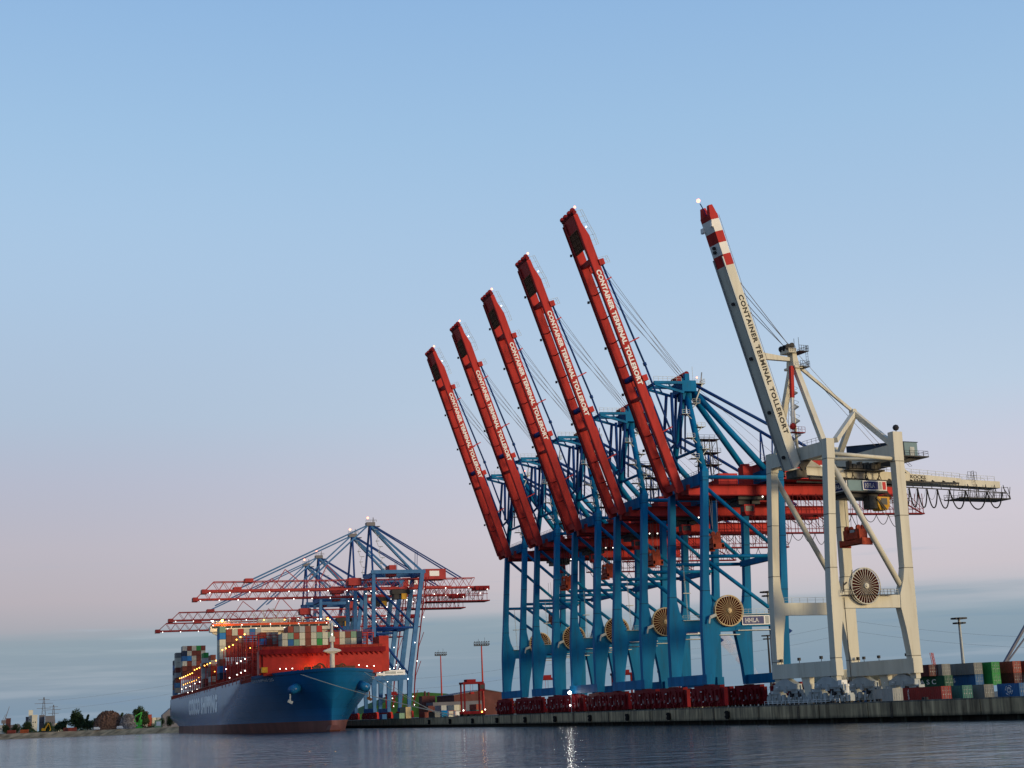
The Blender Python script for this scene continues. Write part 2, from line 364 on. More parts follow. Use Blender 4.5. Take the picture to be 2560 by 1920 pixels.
def make_quay():
    path = [Vector((QX, 1230, 0)), PB, B(0, -420)]
    root = empty('quay_wall', (QX, 600, 0)); tag(root, 'long weathered concrete quay wall standing in the water under the cranes', 'quay wall')
    off = -Vector(root.location)
    def stations():
        for a, b in zip(path, path[1:]):
            L = (b-a).length; d = (b-a)/L; n = Vector((d.y, -d.x, 0))
            if n.x > 0: n = -n                      # towards the water
            step = 15.2; s = 0
            while s < L:
                for ds, dep in ((0, 0), (step-.32, 0), (step-.3, -.22), (step-.02, -.22)):
                    if s+ds < L: yield a+d*(s+ds)+n*dep, n
                s += step
        yield path[-1], n
    st = list(stations()); prof = [(0, 3.55), (0, .95), (-1.9, .95)]
    vs = [p+n*dx+Vector((0, 0, z)) for p, n in st for dx, z in prof]; k = len(prof)
    fs = [(i*k+j, (i+1)*k+j, (i+1)*k+j+1, i*k+j+1) for i in range(len(st)-1) for j in range(k-1)]
    MB(off).add(vs, fs).build('wall_face', 'wall_concrete', root)
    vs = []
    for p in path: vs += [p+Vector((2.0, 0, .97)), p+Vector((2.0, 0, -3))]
    MB(off).add(vs, [(0, 2, 3, 1), (2, 4, 5, 3)]).build('undercroft', 'void_shade_concrete', root)
    lb = MB()
    lb.ladder((-.12, 0, .8), (-.12, 0, 3.6), w=.6, step=.35, side=(0, 1, 0), r=.05); lme = lb.mesh('quay_ladder', 'dark_steel')
    for y in (258, 287, 326, 365, 395, 424, 455, 486, 520):
        o = link('quay_ladder', lme, root); o.location = (Vector((QX, y, 0)) if y > BEND_Y else B(0, y-BEND_Y))+off
    kb = MB(off)                                    # low kerb along the edge
    for a, b in zip(path, path[1:]):
        d = (b-a).normalized(); n = Vector((d.y, -d.x, 0)); n = n if n.x > 0 else -n
        kb.bar(a+n*.3+Vector((0, 0, 3.68)), b+n*.3+Vector((0, 0, 3.68)), .5, .25)
    kb.build('kerb', 'ground_concrete', root)
    pile = MB().tube((0, 0, -3), (0, 0, .96), .33, 8).mesh('pile', 'wall_concrete')
    s = 0
    for i in range(46):                             # piles in the dark gap under the slab
        y = BEND_Y+150-i*7.3 + random.uniform(-.8, .8)
        p = Vector((QX+.75, y, 0)) if y > BEND_Y else B(.75, (y-BEND_Y))
        o = link('pile', pile, root); o.location = p+off
    # ground behind the wall, one sheet
    e = .02
    g = [(QX+e, 1230), (QX+e, BEND_Y), B(e, -420)[:2], (9000, B(e, -420).y), (9000, 9000), (QX+400, 9000), (QX+400, 1230)]
    o = MB().add([(x, y, 3.55) for x, y in g], [tuple(range(len(g)))]).build('quay_ground', 'ground_concrete'); tag(o, kind='structure')
    sh = [(-3000, 1900), (-400, 1420), (-31, 1238), (24, 1195), (88, 1110), (QX+400, 1110), (QX+400, 9000), (-5000, 9000), (-5000, 1900)]
    top = [(-3000, 1912), (-400, 1432), (-29, 1250), (27, 1207), (90, 1122), (QX+400, 1122), (QX+400, 8990), (-4990, 8990), (-4990, 1912)]
    n = len(sh)
    o = MB().add([(x, y, -.5) for x, y in sh]+[(x, y, 4.0) for x, y in top], [tuple(range(n, 2*n))]+[(i, (i+1) % n, n+(i+1) % n, n+i) for i in range(n)]).build('shore', 'bank_earth'); tag(o, kind='structure')
make_quay()
def make_fenders():
    f = MB().tube((0, 0, 1.2), (0, 0, 3.0), .38, 10); f.tube((-.5, 0, 1.7), (.1, 0, 1.7), .2, 6); f.tube((-.5, 0, 2.6), (.1, 0, 2.6), .2, 6); f.box(-.1, .45, -.55, .55, 1.5, 2.8)
    me = f.mesh('fender', 'black_rubber')
    ys = [318, 352, 380, 409, 440, 470, 502, 533, 565, 598]
    for i, y in enumerate(ys):
        o = link('fender', me); o.location = (QX-.5, y, 0)
        where = ['under the gap before the white crane', 'under the first blue crane from the white one', 'below the second blue crane from the white one', 'between the second and third blue cranes', 'below the third blue crane from the white one',
                 'below the fourth blue crane from the white one', 'below the last blue crane in the row', 'just past the last blue crane in the row', 'halfway between the blue cranes and the ship', 'beside the bow of the container ship'][i]
        tag(o, 'black rubber fender on the quay wall '+where, 'fender', 'fenders on the quay wall')
make_fenders()

# ------------------------------------------------------------------ cable reel and bogies shared by cranes
def make_reel(root, x, z, y, r, off, rimmat, fill):
    o = MB(off).cyl_y(x, z, r*.93, y+.12, y+.75, 40).build('cable_reel', fill, root)
    m = MB(off); n = 40
    for yy in (y-.02, y+.72):
        m.path([(x+r*math.cos(2*math.pi*i/n), yy+.05, z+r*math.sin(2*math.pi*i/n)) for i in range(n+1)], .13, 6)
    m.build('rim', rimmat, o)
    m = MB(off)
    for i in range(30):
        t = 2*math.pi*(i+.3)/30; m.bar((x+.5*math.cos(t), y, z+.5*math.sin(t)), (x+r*math.cos(t), y, z+r*math.sin(t)), .03, .04, up=(0, 1, 0), w2=.10, h2=.1)
    m.build('spokes', rimmat, o)
    MB(off).cyl_y(x, z, .55, y-.3, y+.1, 20).cyl_y(x, z, .3, y-.5, y-.3, 16).build('hub', rimmat, o)
    return o
def bogie_mesh(main, part, seed, clutter=True):
    """eight-wheel bogie centred on y=0, z=0 at ground, x=0 on the rail"""
    rnd = random.Random(seed); m = MB()
    m.prismx([(-5.2, 3.2), (-4.9, 4.2), (-1.2, 5.5), (1.2, 5.5), (4.9, 4.2), (5.2, 3.2), (3.4, 3.0), (-3.4, 3.0)], -.75, .75)
    for c in (-4.6, 4.6):
        m.prismx([(c-2.9, 1.7), (c-2.6, 2.5), (c-.6, 3.3), (c+.6, 3.3), (c+2.6, 2.5), (c+2.9, 1.7)], -.6, .6)
        for d in (-2.3, 2.3):
            m.box(-.55, .55, c+d-1.95, c+d+1.95, .55, 1.75)
            for e in (-1.0, 1.0): m.box(-.8, .8, c+d+e-.32, c+d+e+.32, .5, 2.1)
            m.box(-.95, -.5, c+d-.5, c+d+.4, 1.2, 2.6)
    if clutter: m.box(-.45, .45, -9.3, 9.3, .6, 4.7); m.box(-.6, .6, -7.5, 7.5, 3.3, 5.3)
    if not clutter:
        for c in (-4.6, 4.6):
            m.box(-.7, .7, c-.5, c+.5, 3.0, 4.4); m.box(-.85, -.6, c-2.6, c+2.6, 2.5, 2.7); m.box(-.62, .62, c-2.2, c-1.2, 2.4, 3.2); m.box(-.62, .62, c+1.2, c+2.2, 2.4, 3.2)
        m.box(-.7, .7, -.8, .8, 5.4, 6.2); m.box(-.9, -.7, -5, 5, 3.3, 3.5)
    for i in range(11 if clutter else 2):
        y = -8.6+rnd.uniform(0, 16.6); w_ = rnd.uniform(.5, 1.3); z_ = rnd.uniform(.5, 2.8); m.box(-1.25, -.7, y, y+w_, z_, z_+rnd.uniform(.8, 2.0))
    for i in range(9 if clutter else 0):
        y = -8+i*2+rnd.uniform(-.4, .4); m.box(-1.1, -.62, y, y+rnd.uniform(.3, .9), rnd.uniform(.9, 2.0), rnd.uniform(2.4, 4.4))
    for i in range(8 if clutter else 4):
        y = rnd.uniform(-8.6, 8.6); m.box(-1.0, -.7, y, y+.12, .4, rnd.uniform(2.2, 4.6))
    w = MB()
    for c in (-4.6, 4.6):
        for d in (-2.3, 2.3):
            for e in (-1.0, 1.0): w.tube((-.28, c+d+e, .36), (.28, c+d+e, .36), .36, 12)
    g = MB()
    for i in range(5 if clutter else 2):
        y = -7.5+i*3.6+rnd.uniform(-.5, .5); g.tube((-1.3, y, 2.1), (-.7, y, 2.1), .32, 8); g.box(-1.2, -.9, y+.5, y+.8, 1.7, 2.9)
    p = MB()
    for i in range(7):
        y = rnd.uniform(-8.5, 8.5); z = rnd.choice((1.5, 2.7, 3.8)); p.box(-1.30, -1.26, y, y+rnd.uniform(.25, .6), z, z+.2)
    return m.mesh('bogie', main), w.mesh('wheels', 'dark_steel'), g.mesh('drive_motors', part), p.mesh('warning_plates', 'sign_white')
def add_bogies(root, meshes, spots, off):
    for x, y, flip in spots:
        o = link('bogie', meshes[0], root); o.location = (x, y, off)
        if flip: o.rotation_euler = (0, 0, math.pi)
        for nm, me in zip(('wheels', 'drive_motors', 'warning_plates'), meshes[1:]): link(nm, me, o)
def company_sign(root, x0, x1, z0, z1, y, off, name='company_sign'):
    """white framed board: navy field with outlined letters, white strip, red strip; faces -y"""
    W, H = x1-x0, z1-z0; s = MB(off).box(x0, x1, y, y+.25, z0, z1).build(name, 'sign_white', root); e = .09*H
    MB(off).box(x0+e, x0+W*.64, y-.03, y-.004, z0+e, z1-e).build('navy_field', 'sign_navy', s)
    MB(off).box(x0+W*.68, x0+W*.79, y-.03, y-.004, z0+e, z1-e).build('grey_field', 'grey_paint', s)
    MB(off).box(x0+W*.82, x1-e*1.2, y-.03, y-.004, z0+e, z1-e).build('red_field', 'sign_red', s)
    w_, h_, c_ = W*.40, H*.46, H*.055; o = Vector((x0+W*.09, y-.04, z0+H*.27))+Vector(off)
    t = text('lettering', 'HHLA', w_, h_, o, (1, 0, 0), (0, 0, 1), 'sign_white', s, .035, 1.05)
    text('letter_core', 'HHLA', w_-2*c_, h_-2*c_, o+Vector((c_, -.04, c_)), (1, 0, 0), (0, 0, 1), 'sign_navy', t, -.028, 1.12)
    return s

# ------------------------------------------------------------------ blue and red ship-to-shore cranes with raised booms
def lerp_tab(t, z):
    for (a, va), (b, vb) in zip(t, t[1:]):
        if z <= b: return va+(vb-va)*(z-a)/(b-a)
    return t[-1][1]
def make_blue_crane():
    root = empty('container_crane', (XW, 339.9, ZG)); OF = (0, 0, -ZG)
    M = lambda: MB(OF)
    YC = 11.15
    xo = [(9, .2), (22, .3), (25.5, .5), (36, 1.35), (57, 2.85), (60, 3.0)]      # water side outer face
    xl = [(9, 22.4), (22, 22.8), (36, 23.6), (60, 24.6)]                           # land side outer face
    wz = [(9.1, 2.3), (14, 2.9), (19, 3.9), (22.3, 4.6), (25.3, 3.9), (27.5, 2.7), (30, 2.0), (34, 1.7), (45, 1.62), (57, 1.5), (59.7, 1.5)]
    for ya, yb in ((0, 1.7), (20.6, 22.3)):
        m = M(); m.loft([(lerp_tab(xo, z), lerp_tab(xo, z)+w, ya, yb, z) for z, w in wz])
        m.loft([(lerp_tab(xo, z)-e, lerp_tab(xo, z)+1.5+e, ya-e, yb+e, z) for z, e in ((58.4, .12), (59.72, .12), (61.0, -.3))])
        m.build('leg', 'blue_paint', root)
        m = M(); m.loft([(lerp_tab(xl, z)-w, lerp_tab(xl, z), ya, yb, z) for z, w in wz]); m.build('leg', 'blue_paint', root)
        yb2 = (ya+yb)/2
        q_ = M()
        for z_ in (31, 44, 57.6):
            for tb, sg in ((xo, 1), (xl, -1)):
                a_ = lerp_tab(tb, z_); w_ = lerp_tab(wz, z_); q_.box(min(a_, a_+sg*w_)-.03, max(a_, a_+sg*w_)+.03, ya-.03, yb+.03, z_-.08, z_+.08)
        q_.build('plate_seam', 'seam_blue', root)
        M().box(3.0, 20.2, ya+.12, yb-.12, 22.3, 25.3).build('portal_beam', 'blue_paint', root)
        m = M().rail((4.2, ya+.2, 25.3), (18.8, ya+.2, 25.3)); m.box(4, 19, ya-.5, ya+.1, 25.15, 25.28); m.box(9, 19, ya-.9, yb+.6, 21.3, 21.5); m.build('portal_walkway', 'galvanised', root)
        for p, q, r in (((4.0, yb2, 58.4), (23.4, yb2, 58.4), .5), ((2.6, yb2, 39.2), (22.6, yb2, 39.2), .45), ((4.0, yb2, 55.8), (22.4, yb2, 40.0), .48), ((2.9, yb2, 38.2), (20.9, yb2, 24.8), .48)):
            M().tube(p, q, r, 10).build('brace', 'blue_paint', root, True)
    for x in (1.05, 21.6):
        M().box(x-.95, x+.95, -.9, 23.2, 9.1, 11.4).build('sill_beam', 'blue_paint', root)
    M().box(20.6, 22.0, 2, 20.3, 38.4, 39.8).build('cross_beam', 'blue_paint', root)
    M().box(2.5, 4.6, 1.6, 20.7, 56.6, 59.4).build('cross_beam', 'blue_paint', root)
    M().box(22.2, 24.3, -.2, 22.5, 58.2, 61.2).build('cross_beam', 'blue_paint', root)
    for x in (1.05, 21.6):                            # cross beams on the portal, along the quay
        pass
    bm = bogie_mesh('dark_red_paint', 'motor_grey', 3)
    add_bogies(root, bm, [(1.05, .2, 0), (1.05, 22.1, 0), (21.6, .2, 0), (21.6, 22.1, 0)], 0)
    # girder with trolley rails, walkway and hanging festoon gantry
    m = M()
    for ya in (YC-4.2, YC+2.8): m.box(2.0, 62, ya, ya+1.4, 55.0, 57.5)
    for x in (3, 14, 26, 38, 50, 61): m.box(x-.4, x+.4, YC-2.8, YC+2.8, 55.6, 57.2)
    m.build('girder', 'red_paint', root)
    m = M()
    for ya in (YC-4.6, YC-2.75, YC+2.6, YC+4.25): m.box(2.0, 62, ya, ya+.3, 54.72, 54.98)
    m.build('trolley_rail', 'dark_red_paint', root)
    m = M().box(8, 62, YC-5.4, YC-4.3, 57.3, 57.45); m.rail((8, YC-5.35, 57.45), (62, YC-5.35, 57.45)); m.build('girder_walkway', 'dark_red_paint', root)
    m = M()
    for y in (YC-6.0, YC-4.4):
        m.bar((27, y, 49.9), (66, y, 49.9), .3, .35); m.bar((27, y, 51.1), (66, y, 51.1), .1, .1)
        for i in range(19): m.bar((27+i*2.15, y, 49.8), (27+i*2.15, y, 55.0), .13, .13)
        for i in range(9): m.bar((27+i*4.3, y, 55), (31.3+i*4.3, y, 51.1), .1, .1)
    m.box(27, 66, YC-6, YC-4.4, 49.7, 49.8); m.bar((57, YC-5, 55), (66, YC-5, 50), .3, .3); m.build('festoon_gantry', 'dark_red_paint', root)
    m = M()
    for i in range(9):
        x = 30+i*3.5; m.path([(x+1.75*t, YC-4.9, 49.7-3.0*(1-t*t)*(.6+.4*((i*7) % 3)/2)) for t in [-1+k/5 for k in range(11)]], .09, 5)
    m.build('festoon_cable', 'black_rubber', root)
    m = M(); m.box(24.6, 45, .5, 22, 58, 58.3); m.box(25.6, 44, 1.2, 21.5, 58.3, 63.9); m.box(25.4, 44.2, 1.0, 21.7, 63.9, 64.2)
    h = m.build('machinery_house', 'red_paint', root)
    m = M(); m.rail((24.7, .6, 58.3), (45, .6, 58.3)).rail((24.7, 22, 58.3), (24.7, .6, 58.3)).rail((25.6, 21.5, 64.2), (25.6, 1.2, 64.2)); m.build('house_railing', 'galvanised', h)
    m = M()
    for i in range(6): m.box(27+i*2.8, 28.6+i*2.8, 1.12, 1.2, 59.4, 61.6)
    m.build('house_louvres', 'sign_white', h)
    M().box(10.4, 15.6, YC-3.8, YC-.8, 57.6, 60.4).build('electrical_house', 'red_paint', root)
    M().box(18.2, 20.8, YC-1.8, YC+1.2, 58, 62.6).tube((19.5, YC-.3, 62.6), (19.5, YC-.3, 63.2), 1.2, 14).build('hoist_house', 'red_paint', root)
    # trolley and cab
    m = M().box(15.5, 22.5, YC-3.6, YC+3.6, 53.9, 54.7); m.box(16, 19, YC-2.6, YC+2.6, 52.8, 54); m.box(19.8, 22, YC-2.2, YC+2.2, 53, 54)
    for x in (16, 22):
        for y in (YC-3.3, YC+3.3): m.tube((x, y-.3, 54.6), (x, y+.3, 54.6), .4, 8)
    t = m.build('trolley', 'dark_steel', root)
    cab = M().loft([(17.4, 19.6, YC-3.4, YC-1.2, 50.0), (17.0, 19.8, YC-3.5, YC-1.1, 50.9), (17.0, 19.8, YC-3.5, YC-1.1, 52.7)]).build('operator_cab', 'red_paint', root)
    M().box(16.95, 17.0, YC-3.3, YC-1.3, 51, 52.3).box(17.3, 19.5, YC-3.56, YC-3.5, 51, 52.3).build('window', 'glass', cab)
    for x in (21.5, 24.0): lamp('floodlight', (x, YC-4.9, 54.4-ZG), .17, 'lamp_white', root)
    # raised boom: two box girders
    du = Vector((-.314, 0, .9495)); dn = Vector((.9495, 0, .314)); H = Vector((-1.32, 0, 56.13))
    P = lambda s, n, y: H+du*s+dn*n+Vector((0, y, 0))
    prof = [(-1.0, .25), (-.6, -.1), (.5, 0), (73, 0), (73.2, 1.15), (70.6, 1.3), (67.0, 2.17), (24, 2.17), (23.4, 2.45), (21.6, 2.45), (21, 2.17), (.2, 2.17), (-.8, 1.9)]
    m = M()
    for ya, wd in ((YC-4.25, 1.15), (YC+2.75, 1.5)):
        n = len(prof); a = [P(s, k, ya) for s, k in prof]; b = [P(s, k, ya+wd) for s, k in prof]
        m.add(a+b, [tuple(range(n)), tuple(range(n, 2*n))[::-1]]+[((i+1) % n, i, n+i, n+(i+1) % n) for i in range(n)])
    for s0, s1, n0, n1 in ((69.5, 73.4, .1, 1.1), (60.2, 61.4, .3, 2.0), (24, 24.8, .3, 1.9), (.0, 1.6, .3, 2.0)):
        m.hexa([P(s0, n0, YC-2.85), P(s0, n1, YC-2.85), P(s0, n1, YC+2.85), P(s0, n0, YC+2.85)], [P(s1, n0, YC-2.85), P(s1, n1, YC-2.85), P(s1, n1, YC+2.85), P(s1, n0, YC+2.85)])
    boom = m.build('boom', 'red_paint', root)
    m = M()
    for y in (YC-4.5, YC+2.55, YC+4.2):   # trolley rail flanges on the underside
        m.hexa([P(.5, -.22, y), P(.5, .02, y), P(.5, .02, y+.32), P(.5, -.22, y+.32)], [P(72.5, -.22, y), P(72.5, .02, y), P(72.5, .02, y+.32), P(72.5, -.22, y+.32)])
    m.build('trolley_rail', 'dark_red_paint', boom)
    m = M()
    for s in (9, 15, 33.5, 40, 46.5, 53): m.tube(P(s, 1.2, YC-2.85), P(s, 1.2, YC+2.85), .16, 6)
    m.build('cross_tie', 'dark_red_paint', boom)
    m = M().tube(P(29.8, 1.0, YC-2.85), P(29.8, 1.0, YC+2.85), .75, 10); m.build('boom_hoist_sleeve', 'deep_blue_paint', boom)
    m = M(); m.hexa([P(64, -.05, YC-2.85), P(64, .15, YC-2.85), P(64, .15, YC+2.85), P(64, -.05, YC+2.85)], [P(69.4, -.05, YC-2.85), P(69.4, .15, YC-2.85), P(69.4, .15, YC+2.85), P(69.4, -.05, YC+2.85)])
    for i in range(5): m.bar(P(64.1, -.1, YC-2.6+i*1.3), P(69.3, -.1, YC-2.6+i*1.3), .12, .12)
    for i in range(4): m.bar(P(64.6+i*1.5, -.1, YC-2.8), P(64.6+i*1.5, -.1, YC+2.8), .12, .12)
    m.build('tip_cage', 'rust', boom)
    m = M()
    for ya in (YC-4.3, YC+2.9):
        for s in (59.6, 28.6): m.bar(P(s, 2.0, ya+.65), P(s, 3.4, ya+.65), 1.9, 1.5, up=du)
    m.build('stay_lug', 'red_paint', boom)
    m = M(); m.tube(P(73.6, .5, YC-4.4), P(73.6, .5, YC+4.4), .55, 10)
    for y in (YC-3.9, YC-1.5, YC+1.5, YC+3.9): m.tube(P(74.2, .3, y-.2), P(74.2, .3, y+.2), .7, 10)
    m.build('tip_sheaves', 'dark_red_paint', boom)
    m = M()
    for a, b in (((73.8, 2.2), (70.4, 2.6)), ((70.4, 2.6), (66.9, 3.2)), ((66.9, 3.2), (64.2, 3.2)), ((60.8, 4.2), (59, 4.4))):
        for y in (YC-4.2, YC+4.2):
            for k in (0, .55): m.tube(P(a[0], a[1]+k, y), P(b[0], b[1]+k, y), .05, 4)
            for t in (0, .5, 1): m.tube(P(a[0]+(b[0]-a[0])*t, 1.2, y), P(a[0]+(b[0]-a[0])*t, a[1]+(b[1]-a[1])*t+.6, y), .045, 4)
    for s in range(3, 58, 3): m.tube(P(s, 2.0, YC+2.2), P(s+.0, 2.9, YC+2.2), .05, 4)
    m.tube(P(2, 2.9, YC+2.2), P(58, 2.9, YC+2.2), .05, 4); m.tube(P(2, 2.4, YC+2.2), P(58, 2.4, YC+2.2), .04, 4)
    m.build('boom_railing', 'galvanised', boom)
    m = M()
    for s, l in ((54.8, 2.0), (38.2, 3.3), (14.5, 3.2)):
        for y in (YC-3.6, YC+3.6): m.bar(P(s, 2.1, y), P(s+.5, 2.1+l, y), .22, .3, up=du)
    m.build('stay_rest', 'red_paint', boom)
    m = M()
    for s in (64.8, 52, 39.5, 27, 12): m.box(*[c for c in (P(s, -.75, 0).x-.25, P(s, -.75, 0).x+.25, YC+4.0, YC+4.5, P(s, -.75, 0).z-.3, P(s, -.75, 0).z+.3)])
    m.build('boom_lamp_housing', 'dark_steel', boom)
    lamp('warning_light', P(74.9, 1.2, YC-4.0)-Vector((0, 0, ZG)), .3, 'lamp_red', boom)
    lamp('warning_light', P(69.2, 2.1, YC-4.35)-Vector((0, 0, ZG)), .17, 'lamp_white', boom)
    A0 = P(57.9, .38, YC-4.3)-Vector((0, 0, ZG))
    text('lettering', 'CONTAINER TERMINAL TOLLERORT', 30.6, 1.32, A0, -du, dn, 'sign_white', boom, .045, 1.04)
    # tower and stays
    m = M(); m.box(2.6, 6.4, YC-3.2, YC+3.2, 81.2, 84.0); m.box(3.2, 5.6, YC-1.8, YC+1.8, 79.4, 81.3); m.box(4.0, 5.2, YC-2.0, YC-.8, 84, 86); m.box(4.0, 5.2, YC+.8, YC+2.0, 84, 86)
    for y in (YC-3.0, YC+3.0):
        m.bar((-4.9, y, 83.3), (3, y, 83.4), .6, .7); m.bar((-4.7, y, 82.9), (3, y, 80.9), .5, .6); m.bar((-1, y, 83.1), (-.2, y, 81.7), .3, .3)
    m.bar((-4.4, YC-3.2, 83.2), (-4.4, YC+3.2, 83.2), .5, .6); m.build('apex_frame', 'blue_paint', root)
    m = M()
    for y in (YC-1.6, YC+.2, YC+1.6): m.tube((2.4, y-.25, 84.7), (2.4, y+.25, 84.7), .75, 12); m.tube((4.6, y-.25, 86), (4.6, y+.25, 86), .65, 12)
    m.build('sheaves', 'dark_red_paint', root)
    m = M().rail((-5, YC-3.3, 83.7), (2.4, YC-3.3, 83.7), step=1.2).rail((-5, YC+3.3, 83.7), (2.4, YC+3.3, 83.7), step=1.2)
    m.box(6.4, 9.2, YC-2.4, YC+1.2, 83.4, 83.55).rail((6.4, YC-2.4, 83.5), (9.2, YC-2.4, 83.5), step=.7).rail((9.2, YC-2.4, 83.5), (9.2, YC+1.2, 83.5), step=.7); m.tube((8.6, YC-1, 83.5), (9.1, YC-1, 86.6), .16, 5); m.tube((7, YC, 83.5), (7, YC, 88.3), .05, 4)
    m.bar((6.6, YC-1.5, 79.2), (8.6, YC-1.5, 83.4), 1.2, .3); m.build('apex_platform', 'galvanised', root)
    lamp('warning_light', (7.6, YC-1.2, 85.2-ZG), .22, 'lamp_red', root)
    for p, q, r, n in (((4.6, YC-.9, 81.4), (3.75, 1.0, 60), .8, 'tower_tube'), ((4.6, YC+.9, 81.4), (3.75, 21.3, 60), .8, 'tower_tube'), ((6.0, YC-.9, 82.2), (23.2, 6.2, 60.8), .78, 'tower_tube'), ((6.0, YC+.9, 82.2), (23.2, 16.1, 60.8), .78, 'tower_tube')):
        M().tube(p, q, r, 12).build(n, 'blue_paint', root, True)
    M().tube((4.4, 2.6, 66), (4.4, 19.7, 66), .4, 8).build('brace', 'blue_paint', root, True)
    for y in (YC-3.4, YC+3.4):
        m = M(); m.tube((6.6, y*.55+YC*.45, 83.1), (26.3, y, 72.5), .42, 8); m.tube((26.3, y, 72.5), (52, y, 58), .42, 8)
        m.build('backstay', 'deep_blue_paint', root, True)
        m = M(); m.tube((26.3, y, 72.6), (25.2, y, 57.6), .2, 6); m.tube((26.3, y, 72.6), (27.6, y, 57.6), .2, 6); m.bar((25.6, y, 64), (27.0, y, 64), .15, .15); m.build('backstay_post', 'deep_blue_paint', root, True)
        a, b, c = P(59.5, 3.0, y), P(31.9, 4.4, y), P(9.6, 4.7, y)
        m = M(); m.tube(a, b, .27, 8); m.tube(b, c, .27, 8); m.tube(b-du*.4, b+du*.4, .48, 8); m.tube(P(28, 2.6, y), P(3.5, 3.0, y), .27, 8); m.build('forestay', 'deep_blue_paint', root, True)
        m = M(); m.tube((2.8, y*.5+YC*.5, 81), (1.8, y*.5+YC*.5, 68.6), .38, 8); m.tube((1.8, y*.5+YC*.5, 68.6), c, .36, 8); m.tube((.2, y*.5+YC*.5, 81), (-.7, y, 68), .42, 8); m.tube((4.0, y*.4+YC*.6, 80.5), (3.0, y*.4+YC*.6, 66.0), .24, 8); m.build('stay_link', 'deep_blue_paint', root, True)
    m = M()
    for i in range(6): m.tube(P(58.6-i*.7, 3.1, YC-3.3+i*1.32), (3.6+(i % 2)*1.2, YC-1.5+i*.6, 85.6), .055, 4)
    m.build('hoist_rope', 'wire_steel', root)
    m = M()
    for y in (YC-3, YC+3): m.tube((8, y*.4+YC*.6, 82), (33, y, 60), .045, 4)
    m.build('hoist_rope', 'wire_steel', root)
    # stair platforms on the near tower tube and the frame behind the hinge
    m = M()
    for i, (z, s) in enumerate(((78, 1), (75, -1), (71.5, 1), (68.5, -1), (65.5, 1), (63, -1))):
        t = (81.4-z)/21.4; x = 4.6-.85*t; y = YC-.9+(1-YC+.9)*t
        m.box(x-.6+s*1.7-.8, x+.6+s*1.7, y-1.6, y+.6, z, z+.12); m.rail((x-.6+s*1.7-.8, y-1.6, z), (x+.6+s*1.7, y-1.6, z), step=1)
        m.bar((x+s*1.6, y-.9, z), (x-s*1.4, y-1.0, z-3.2), .5, .15)
    m.build('tower_stairs', 'galvanised', root)
    m = M()
    for x in (5.2, 7.2, 9.2):
        for y in (4.2, 7.2): m.bar((x, y, 59.2), (x, y, 68.5), .18, .18)
    for z in (62, 65, 68.3):
        m.box(4.4, 10, 3.9, 7.5, z, z+.12); m.rail((4.4, 3.9, z), (10, 3.9, z), step=1.3); m.rail((4.4, 7.5, z), (10, 7.5, z), step=1.3)
    for x in (5.2, 7.2): m.bar((x, 4.2, 59.2), (x+2, 4.2, 62), .1, .1); m.bar((x+2, 4.2, 62), (x, 4.2, 65), .1, .1); m.bar((x, 4.2, 65), (x+2, 4.2, 68.3), .1, .1)
    m.rail((3.5, 1.8, 59.4), (3.5, 20.5, 59.4), step=1.5); m.build('maintenance_frame', 'dark_steel', root)
    make_reel(root, 7.05, 26.1, -.95, 3.6, OF, 'reel_gold', 'reel_dark')
    M().bar((3.6, -.8, 25.2), (2.0, -.8, 24.6), .5, .7).bar((2.0, -.8, 24.6), (1.7, -.8, 23.2), .35, .35).build('cable_guide', 'grey_paint', root)
    company_sign(root, 10.5, 19.4, 22.65, 24.85, -.3, OF)
    m = M().ladder((5.5, 20.4, 25.5), (5.0, 20.4, 39)); m.box(4.2, 6.2, 19.4, 20.4, 31.8, 32.0); m.build('leg_ladder', 'galvanised', root)
    for x in (20.0, 20.6): MB(OF).prism([(23.0+(0 if x < 20.3 else .01), 21.6), (23.9, 21.0), (23.0, 20.4)], .4, 1.2).build('leg_bumper', 'deep_blue_paint', root) if x < 20.3 else None
    return root

def spreader(loc, rz, label, long_=6.2):
    m = MB(); h = long_/2
    m.box(-1.2, 1.2, -h*.55, h*.55, .9, 1.9); m.box(-1.25, -.75, -h, h, .1, .7); m.box(.75, 1.25, -h, h, .1, .7); m.box(-1.3, 1.3, -h, -h+.5, -.2, .9); m.box(-1.3, 1.3, h-.5, h, -.2, .9)
    m.box(-1.0, 1.0, -h*.7, -h*.35, .7, 2.4); m.box(-1.0, 1.0, h*.35, h*.7, .7, 2.4); m.box(-.6, .6, -h*.3, h*.3, 1.8, 2.5)
    for y in (-h*.5, h*.5):
        for x in (-.6, .6): m.tube((x, y-.25, 2.6), (x, y+.25, 2.6), .5, 10)
    r = empty('spreader', loc, rz); tag(r, label, 'spreader', 'lifting spreaders hanging under the quay cranes'); fo = m.build('spreader_frame', 'spreader_red', r); fo.scale = (1.1, 1, 1.35)
    g = MB(); g.box(-1.0, .2, -.8, .5, 2.5, 3.2); g.box(-.2, .8, 1.0, 1.9, 1.6, 2.7); g.build('cable_basket', 'grey_paint', r)
    k = MB()
    for x in (-.6, .6):
        for y in (-h*.5, h*.5): k.tube((x, y, 2.7), (x*1.6, y*.8, 14), .05, 4)
    k.build('ropes', 'wire_steel', r)
    return r
YS = [339.9, 379.89, 416.35, 454.28, 488.94]
